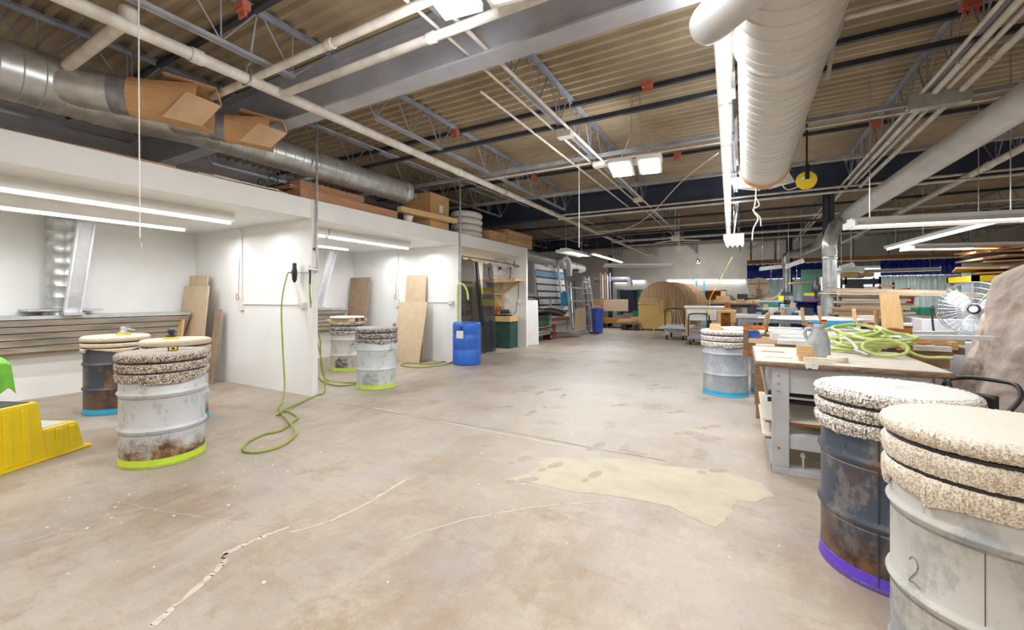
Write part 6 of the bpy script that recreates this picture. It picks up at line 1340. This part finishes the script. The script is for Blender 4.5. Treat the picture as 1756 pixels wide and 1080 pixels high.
# coiled bright hose
r = random.Random(17); hp = []; hc = on_table(1490, 608)
def ring(cx_, cy_, rx, ry, z0, z1, a0, turns, tilt=0, n=14):
    return [(cx_ + rx * math.cos(a0 + 2 * PI * turns * i / (n * turns)), cy_ + ry * math.sin(a0 + 2 * PI * turns * i / (n * turns)), z0 + (z1 - z0) * i / (n * turns) + tilt * (1 + math.sin(a0 + 2 * PI * i / n))) for i in range(int(n * turns))]
hx, hy = hc.x, hc.y
hp += ring(hx - .08, hy + .15, .19, .14, TH + .016, TH + .03, 0, 2) + ring(hx - .02, hy + .10, .2, .13, TH + .045, TH + .05, 1, 1.5, .02) + ring(hx - .14, hy + .18, .15, .1, TH + .07, TH + .09, 2, 1.5, .035) + ring(hx + .06, hy + .05, .24, .11, TH + .06, TH + .08, 0, 1.5, .012) + ring(hx - .05, hy + .16, .17, .15, TH + .10, TH + .12, 4, 1.5, .03) + ring(hx + .10, hy + .0, .2, .1, TH + .09, TH + .10, 1, 1.2, .02)
hp = [Vector(p) + Vector((r.uniform(-.02, .02), r.uniform(-.02, .02), r.uniform(0, .012) + (p[2] - TH - .016) * .45)) for p in hp]
hz = T('coiled_hose', 'tangled coil of bright lime hose heaped on the grey bench', 'hose', (hx, hy, TH)); hp += [(hx + .3, hy - .02, TH + .02), (hx + .46, hy - .08, TH + .016), (hx + .5, hy - .1, TH + .016)]
MB().tube(smooth_path(hp, 4), .0125, 8).build('hose_run', HOSEB, hz, smooth=True)
lp = ring(hx + .07, hy - .17, .145, .04, TH + .02, TH + .02, 2.2, 1.6, .062)
lp2 = [(hx - .13, hy - .13, TH + .04), (hx - .11, hy - .17, TH + .03), (hx - .07, hy - .21, TH + .014)]
MB().tube(smooth_path(lp, 5), .0135, 10).build('front_loops', HOSEB, hz, smooth=True)
MB().tube(smooth_path([(hx - .19, hy + .02, TH + .12), (hx - .17, hy - .02, TH + .14), (hx - .12, hy - .06, TH + .10), (hx - .10, hy - .13, TH + .05)], 5), .013, 10).build('pale_piece', WROPE, hz, smooth=True)
MB().cyl((hx - .12, hy - .12, TH + .05), (hx - .045, hy - .215, TH + .018), .012, 12).build('metal_end', STEELB, hz, smooth=True)
# ================================================================== SECOND BENCH WITH PLANKS AND CLAMPS
BX0, BX1, BY0, BY1, BH = .02, 1.72, 5.45, 6.35, .86
b2 = T('plank_bench', 'long dark wooden bench behind the grey one carrying white planks', 'bench', (1.1, 5.9, 0))
OLDW = wood('old_bench_beam', (.42, .23, .08), (.16, .10, .06), 0, 3)
for k in range(6): x = BX0 + .02 + k * (BX1 - BX0 - .04) / 6; MB().box(x, x + (BX1 - BX0) / 6 - .012, BY0, BY0 + .05, BH - .16, BH - .04).build('front_block', OLDW, b2)
MB().box(BX0, BX1, BY0, BY1, BH - .04, BH).build('bench_top', OLDW, b2)
for x in (BX0 + .1, BX1 - .2):
    for y in (BY0 + .06, BY1 - .12): MB().box(x, x + .09, y, y + .09, 0, BH - .04).build('leg', OLDW, b2)
MB().box(BX0 + .1, BX1 - .2, BY0 + .08, BY0 + .12, .25, .32).build('stretcher', OLDW, b2)
zz = BH + .0005
for k, (x0, x1, y0, y1, z0, h) in enumerate(((.33, 1.7, 5.42, 5.60, 0, .045), (.36, 1.75, 5.63, 5.84, 0, .075), (.30, 1.8, 5.87, 6.05, 0, .09), (.28, 1.8, 6.07, 6.22, 0, .10))):
    one(MB().rbox(((x0 + x1) / 2, (y0 + y1) / 2, zz + z0 + h / 2), (x1 - x0, y1 - y0, h), RZ(0)), 'white_plank', WPLANK, 'long white plank clamped on the dark bench, %s' % ('nearest the edge', 'second from the edge', 'third from the edge', 'farthest')[k], 'plank')
for k, (px, py) in enumerate(((1493, 569), (1530, 577))):
    q_ = P(px, py, y=5.62 - .22 * k); one(MB().box(q_.x - .035, q_.x + .035, 5.40 - .0 * k, 5.64, zz + .046 + .031 * (1 - k), zz + .048 + .031 * (1 - k)).box(q_.x - .035, q_.x + .035, 5.412 + .21 * (1 - k), 5.416 + .21 * (1 - k), zz + .0, zz + .076 - .03 * k), 'blue_tape', BLUECAB, 'strip of dark blue tape on the white planks, %s' % ('left', 'right')[k], 'tape')
# curved white panel farther back
q_ = P(1385, 547, y=7.4); one(MB().prism([(-.62, 0), (-.4, .014), (.3, .028), (.62, .016), (.74, .004), (.4, -.014), (-.3, -.016)], 0, .5, Matrix(((1, 0, 0), (0, 0, 1), (0, 1, 0))), (q_.x, 7.4, q_.z)), 'lens_sheet', WPLANK, 'long lens-shaped white panel lying behind the planks', 'panel')
wt = T('white_table', 'low white-topped table behind the plank bench', 'table', (1.6, 7.9, 0)); MB().box(.35, 3.2, 7.3, 8.3, .84, .88).build('table_top', WPLANK, wt)
for x in (.45, 3.05):
    for y in (7.4, 8.15): MB().box(x, x + .06, y, y + .06, 0, .84).build('leg', STEEL, wt)
def clamp(x, y, zc, label, arm=-1, armL=.2, below=.2, above=.08, hand=.12, rz=0, hmat=None, bar_y=0, thick=.034, sc=1):
    """bar clamp: vertical bar, orange head with arm, spindle with turned wooden handle"""
    t = T('bar_clamp', label, 'clamp', (x, y, zc), rz, None)
    MB().box(-thick * .5, thick * .5, -.008, .008, -below, above).build('clamp_bar', BROWNC, t, world=False)
    MB().box(-.026, .026, -.022, .022, -.022, .03).build('sliding_head', ORANGE, t, world=False, bevel=.003)
    MB().bar((arm * .02, 0, .0), (arm * armL, 0, .006), .022, .03).build('head_arm', ORANGE, t, world=False, bevel=.003)
    MB().box(-.03, .03, -.022, .022, above - .012, above).build('bar_stop', BROWNC, t, world=False)
    MB().box(-.03, .03, -.022, .022, -below - .02, -below + .03).build('fixed_jaw', ORANGE, t, world=False, bevel=.003)
    xx = arm * (armL - .012)
    MB().bar((0, 0, -below), (xx * .75, 0, -below + .008), .02, .028).build('jaw_arm', ORANGE, t, world=False, bevel=.003)
    MB().cyl((xx, 0, -.05), (xx, 0, .04), .007, 8).lathe([(.016, 0), (.016, .006), (.006, .012)], 10, None, (xx, 0, -.055)).build('spindle', DARK, t, world=False)
    MB().lathe([(.0, 0), (.012, 0), (.016, .01), (.019, hand * .3), (.018, hand * .75), (.02, hand * .9), (.014, hand), (0, hand)], 12, Matrix.Rotation(.08 * arm, 3, 'Y'), (xx, 0, .036)).build('handle', hmat or PINEZ, t, world=False, smooth=True)
    return t
HND = wood('dirty_handle', (.46, .28, .15), (.30, .17, .09), 2)
q_ = P(1279, 563, y=5.30); clamp(q_.x, 5.30, q_.z, 'bar clamp at the left end of the planks with brown wooden handle', 1, .20, .27, .04, .13, hmat=HND, thick=.05)
q_ = P(1281, 560, y=5.75); clamp(q_.x, 5.75, q_.z, 'second bar clamp just behind the leftmost one', 1, .22, .12, .04, .14, hmat=HND)
q_ = P(1557, 567, y=5.18); clamp(q_.x, 5.18, q_.z, 'large bar clamp at the right of the hose coil with tall bar', -1, .23, .16, .045, .15, hmat=HND, thick=.055)
q_ = P(1389, 556, y=6.29); clamp(q_.x, 6.29, q_.z, 'bar clamp with long pale handle behind the grey jug, left', -1, .08, q_.z - .80, .02, .17, hmat=HND)
q_ = P(1413, 552, y=6.29); clamp(q_.x, 6.29, q_.z, 'bar clamp with rusty handle directly behind the jug cap', -1, .05, q_.z - .80, .02, .16, hmat=HND)
q_ = P(1494, 558, y=6.29); clamp(q_.x, 6.29, q_.z, 'bar clamp with clean pine handle in the middle of the planks', -1, .16, q_.z - .80, .03, .16)
one(MB().box(*(lambda p: (p.x - .09, p.x + .03, 5.36, 5.40, p.z - .05, p.z + .03))(P(1297, 572, y=5.38))), 'blue_clamp_pad', BLUEP, 'blue clamp pad beside the leftmost clamp', 'clamp pad')
one(MB().bar(P(1530, 571, y=5.55), P(1640, 571, y=5.55), .05, .035), 'aluminium_bar', ALU, 'shorter aluminium bar lying over the planks at right', 'bar')
one(MB().bar(P(1545, 577, y=5.0), P(1705, 580, y=4.85), .05, .035), 'aluminium_bar', ALU, 'long aluminium bar jutting right past the tarp', 'bar')
# right continuation: shelf of boards between bench and tarp
sbx0, sbx1, sby = 1.42, 1.86, 6.42
bs_ = T('side_trestle', 'dark low trestle holding pale boards left of the tarp', 'trestle', ((sbx0 + sbx1) / 2, sby + .4, 0)); MB().box(sbx0, sbx1, sby, sby + .8, .52, .56).build('deck', DARK, bs_)
for x in (sbx0 + .05, sbx1 - .1): MB().box(x, x + .06, sby + .05, sby + .11, 0, .52).box(x, x + .06, sby + .7, sby + .76, 0, .52).build('leg', DARK, bs_)
for k in range(5): one(MB().rbox(((sbx0 + sbx1) / 2 - .02 * k, sby + .42, .572 + .024 * k), (sbx1 - sbx0, .78 - .03 * k, .018), RZ(.012 * (k % 3 - 1))), 'pale_board', (PLY, PINE, MDF)[k % 3], 'pale board on the dark trestle left of the tarp, %s from the bottom' % ordn[k], 'board', 'boards on the side trestle')
for px, Y, mat, lb in (((1570, 588, 1588, 597), 5.5, ORW, 'reddish block in the row under the aluminium bars, left'), ((1604, 591, 1622, 598), 5.5, CEDAR, 'reddish block in the row under the aluminium bars, middle'), ((1630, 587, 1643, 594), 5.5, PINE, 'upper pine block left of the tarp'), ((1630, 594, 1643, 600), 5.5, PINE, 'lower pine block left of the tarp')):
    B('wood_block', px, Y, .1, mat, lb, 'wood block')
B('timber_beam', (1562, 597, 1655, 604), 5.52, .12, BROWNC, 'dark timber under the blocks left of the tarp', 'timber'); B('timber_beam', (1562, 581, 1655, 588), 5.6, .1, PINE, 'pale timber behind the blocks left of the tarp', 'timber')
# pine board standing and pale crates behind planks
one(MB().prism([(-.11, 0), (.11, 0), (.05, .46), (-.14, .46)], 0, .03, Matrix(((1, 0, 0), (0, 0, 1), (0, 1, 0))), P(1532, 562, y=7.2)), 'pine_plank', PINEZ, 'broad pine plank standing tilted behind the planks', 'plank')
for px, Y, mat, nm, lb, c_ in (((1480, 542, 1508, 560), 7.6, PLY, 'plywood_box', 'pale plywood box left of the standing pine plank', 'box'), ((1546, 556, 1588, 564), 7.5, PLY, 'plywood_sheet', 'pale sheet right of the standing pine plank', 'board'), ((1562, 545, 1582, 558), 8.4, STEEL, 'grey_box', 'grey box behind the standing pine plank', 'box'),
                            ((1581, 550, 1700, 568), 7.0, LGREY, 'white_cabinet', 'large white cabinet under the wire fan', 'cabinet'), ((1385, 548, 1465, 552), 8.6, CYAN, 'blue_tray', 'long blue tray at the foot of the galvanised drop', 'tray'), ((1562, 528, 1580, 538), 11.5, GREEN, 'green_vise', 'green machine part left of the fan', 'machine'), ((1583, 527, 1605, 540), 11.3, GREEN, 'grinder', 'green machine base behind the fan', 'machine')):
    B(nm, px, Y, .35, mat, lb, c_, floor_=nm in ('blue_tray', 'grey_box', 'white_cabinet', 'grinder', 'green_vise'))
table_('rear_table', 'dark table behind the white cabinet near the fan', 'table', P(1500, 545, y=11.2).x, P(1640, 545, y=11.2).x, 11.2, 12.0, P(1560, 541, y=11.2).z, BROWNB, DARK)
# big fan
fq = P(1672, 530, y=6.6)
fn_ = drum_fan((fq.x, 6.6, fq.z - .36), 'large wire guard fan with white blades between cabinet and tarp', .30, -.45, .0, big=True)
fs = T('fan_cabinet', 'grey stand carrying the large wire fan', 'stand', (fq.x, 6.6, 0)); MB().box(fq.x - .4, fq.x + .35, 6.38, 6.95, 0, fq.z - .36).build('stand_body', LGREY, fs)
# canvas tarp over machine
tp = T('tarp_cover', 'big wrinkled brown canvas tarp draped over a machine at the right edge', 'tarp', (3.05, 5.3, 0))
from mathutils import noise as mnoise
def tarp(a, b):
    an = a * 2 * PI; q = b
    z = 1.86 - 1.70 * q ** 1.15
    rad = .98 * (1 - (1 - min(1, q * 2.6)) ** 2.4) ** .8 + .30 * q ** 1.5 + .04
    fold = (.05 + .07 * q) * (math.sin(an * 5 + 3 * q) * .6 + math.sin(an * 9 - 4 * q + 1) * .4) * min(1, q * 2.5) + .02 * math.sin(an * 17 + 9 * q) * q + .03 * math.sin(6 * q + 2 * math.sin(an * 3))
    z += .03 * math.sin(an * 7) * q
    pn = Vector((math.cos(an) * 1.6, math.sin(an) * 1.6, q * 2.2)); fold += .045 * mnoise.fractal(pn * 2.2, .8, 2.1, 4) * min(1, q * 5) + .03 * (1 - abs(mnoise.noise(pn * 4))) * min(1, q * 5)
    return (3.05 + (rad + fold) * math.cos(an) * 1.0, 5.3 + (rad + fold) * math.sin(an), z)
m = MB(); NU, NV = 300, 110
m.v = [tarp(i / NU, j / NV) for j in range(NV + 1) for i in range(NU)]
m.f = [(j * NU + i, j * NU + (i + 1) % NU, (j + 1) * NU + (i + 1) % NU, (j + 1) * NU + i) for j in range(NV) for i in range(NU)] + [tuple(range(NU))]
to = m.build('canvas', TARP, tp, smooth=True); 
MB().box(2.5, 3.6, 4.7, 5.9, 0, 1.5).build('covered_machine', DARK, tp)
# office chair between bench and tarp
ox, oy = 1.52, 4.62
oc = T('office_chair', 'black office chair with loop armrests squeezed between bench and tarp', 'chair', (ox, oy, 0))
MB().rbox((ox, oy, .46), (.44, .44, .07), RZ(.2), .08).build('seat', BLACK, oc, bevel=.02)
m = MB()
m.grid(lambda a, b: (ox + .24 * math.sin((a - .5) * 2.4) - .02, oy + .24 * math.cos((a - .5) * 2.4) - .02, .46 + .14 * b), 12, 4); m.build('backrest', BLACK, oc, smooth=True, solid=.03)
for x0, y0 in ((ox + .16, oy - .02), (ox - .2, oy + .06)):
    MB().tube(smooth_path([(x0 - .22, y0 + .22, .50), (x0 - .2, y0 + .25, .66), (x0 - .08, y0 + .24, .71), (x0 + .08, y0 + .16, .71), (x0 + .13, y0 + .04, .70), (x0 + .11, y0 - .06, .62), (x0 + .0, y0 - .1, .47)], 5), .016, 10).build('armrest', BLACK, oc, smooth=True)
MB().cyl((ox, oy, .1), (ox, oy, .42), .03, 12).build('gas_post', STEEL, oc)
for k in range(5): a_ = k * 1.2566; e = (ox + .24 * math.cos(a_), oy + .24 * math.sin(a_)); MB().bar((ox, oy, .11), (e[0], e[1], .07), .04, .035).build('base_leg', BLACK, oc); wheel(MB(), e[0], e[1], .027, .03).build('caster', BLACK, oc)
# cardboard heap on yellow rack
yr2 = T('yellow_rack', 'yellow steel rack holding heaped cardboard at the right rear', 'rack', (6.2, 10.2, 0)); YR = 10.0
a, b = P(1669, 477, y=YR), P(1790, 470, y=YR)
MB().box(a.x, b.x, YR, YR + 1.1, b.z - .1, b.z).build('shelf_beam', YEL, yr2); 
for x in (a.x, b.x - .08): MB().box(x, x + .08, YR, YR + .08, 0, b.z).build('upright', STEEL, yr2); MB().box(x, x + .08, YR + 1.0, YR + 1.08, 0, b.z).build('upright', STEEL, yr2)
r = random.Random(8)
for k in range(13):
    w_ = r.uniform(.8, 1.5); x = a.x + .55 + r.uniform(-.25, .9); z = b.z + .03 + .038 * k
    m = Matrix.Rotation(r.uniform(-.10, .07), 3, 'Y') @ Matrix.Rotation(r.uniform(-.3, .3), 3, 'Z') @ Matrix.Rotation(r.uniform(-.05, .05), 3, 'X')
    one(MB().rbox((x, YR + .5, z), (w_, .9, .03), m), 'cardboard_sheet', r.choice([CARD, CARDL, BROWNB, CARD, CEDAR]), 'crumpled cardboard sheet heaped on the yellow rack, %s from the bottom' % (ordn[k] if k < 11 else ('next to top', 'topmost')[k - 11]), 'cardboard', 'cardboard heaped on the yellow rack')
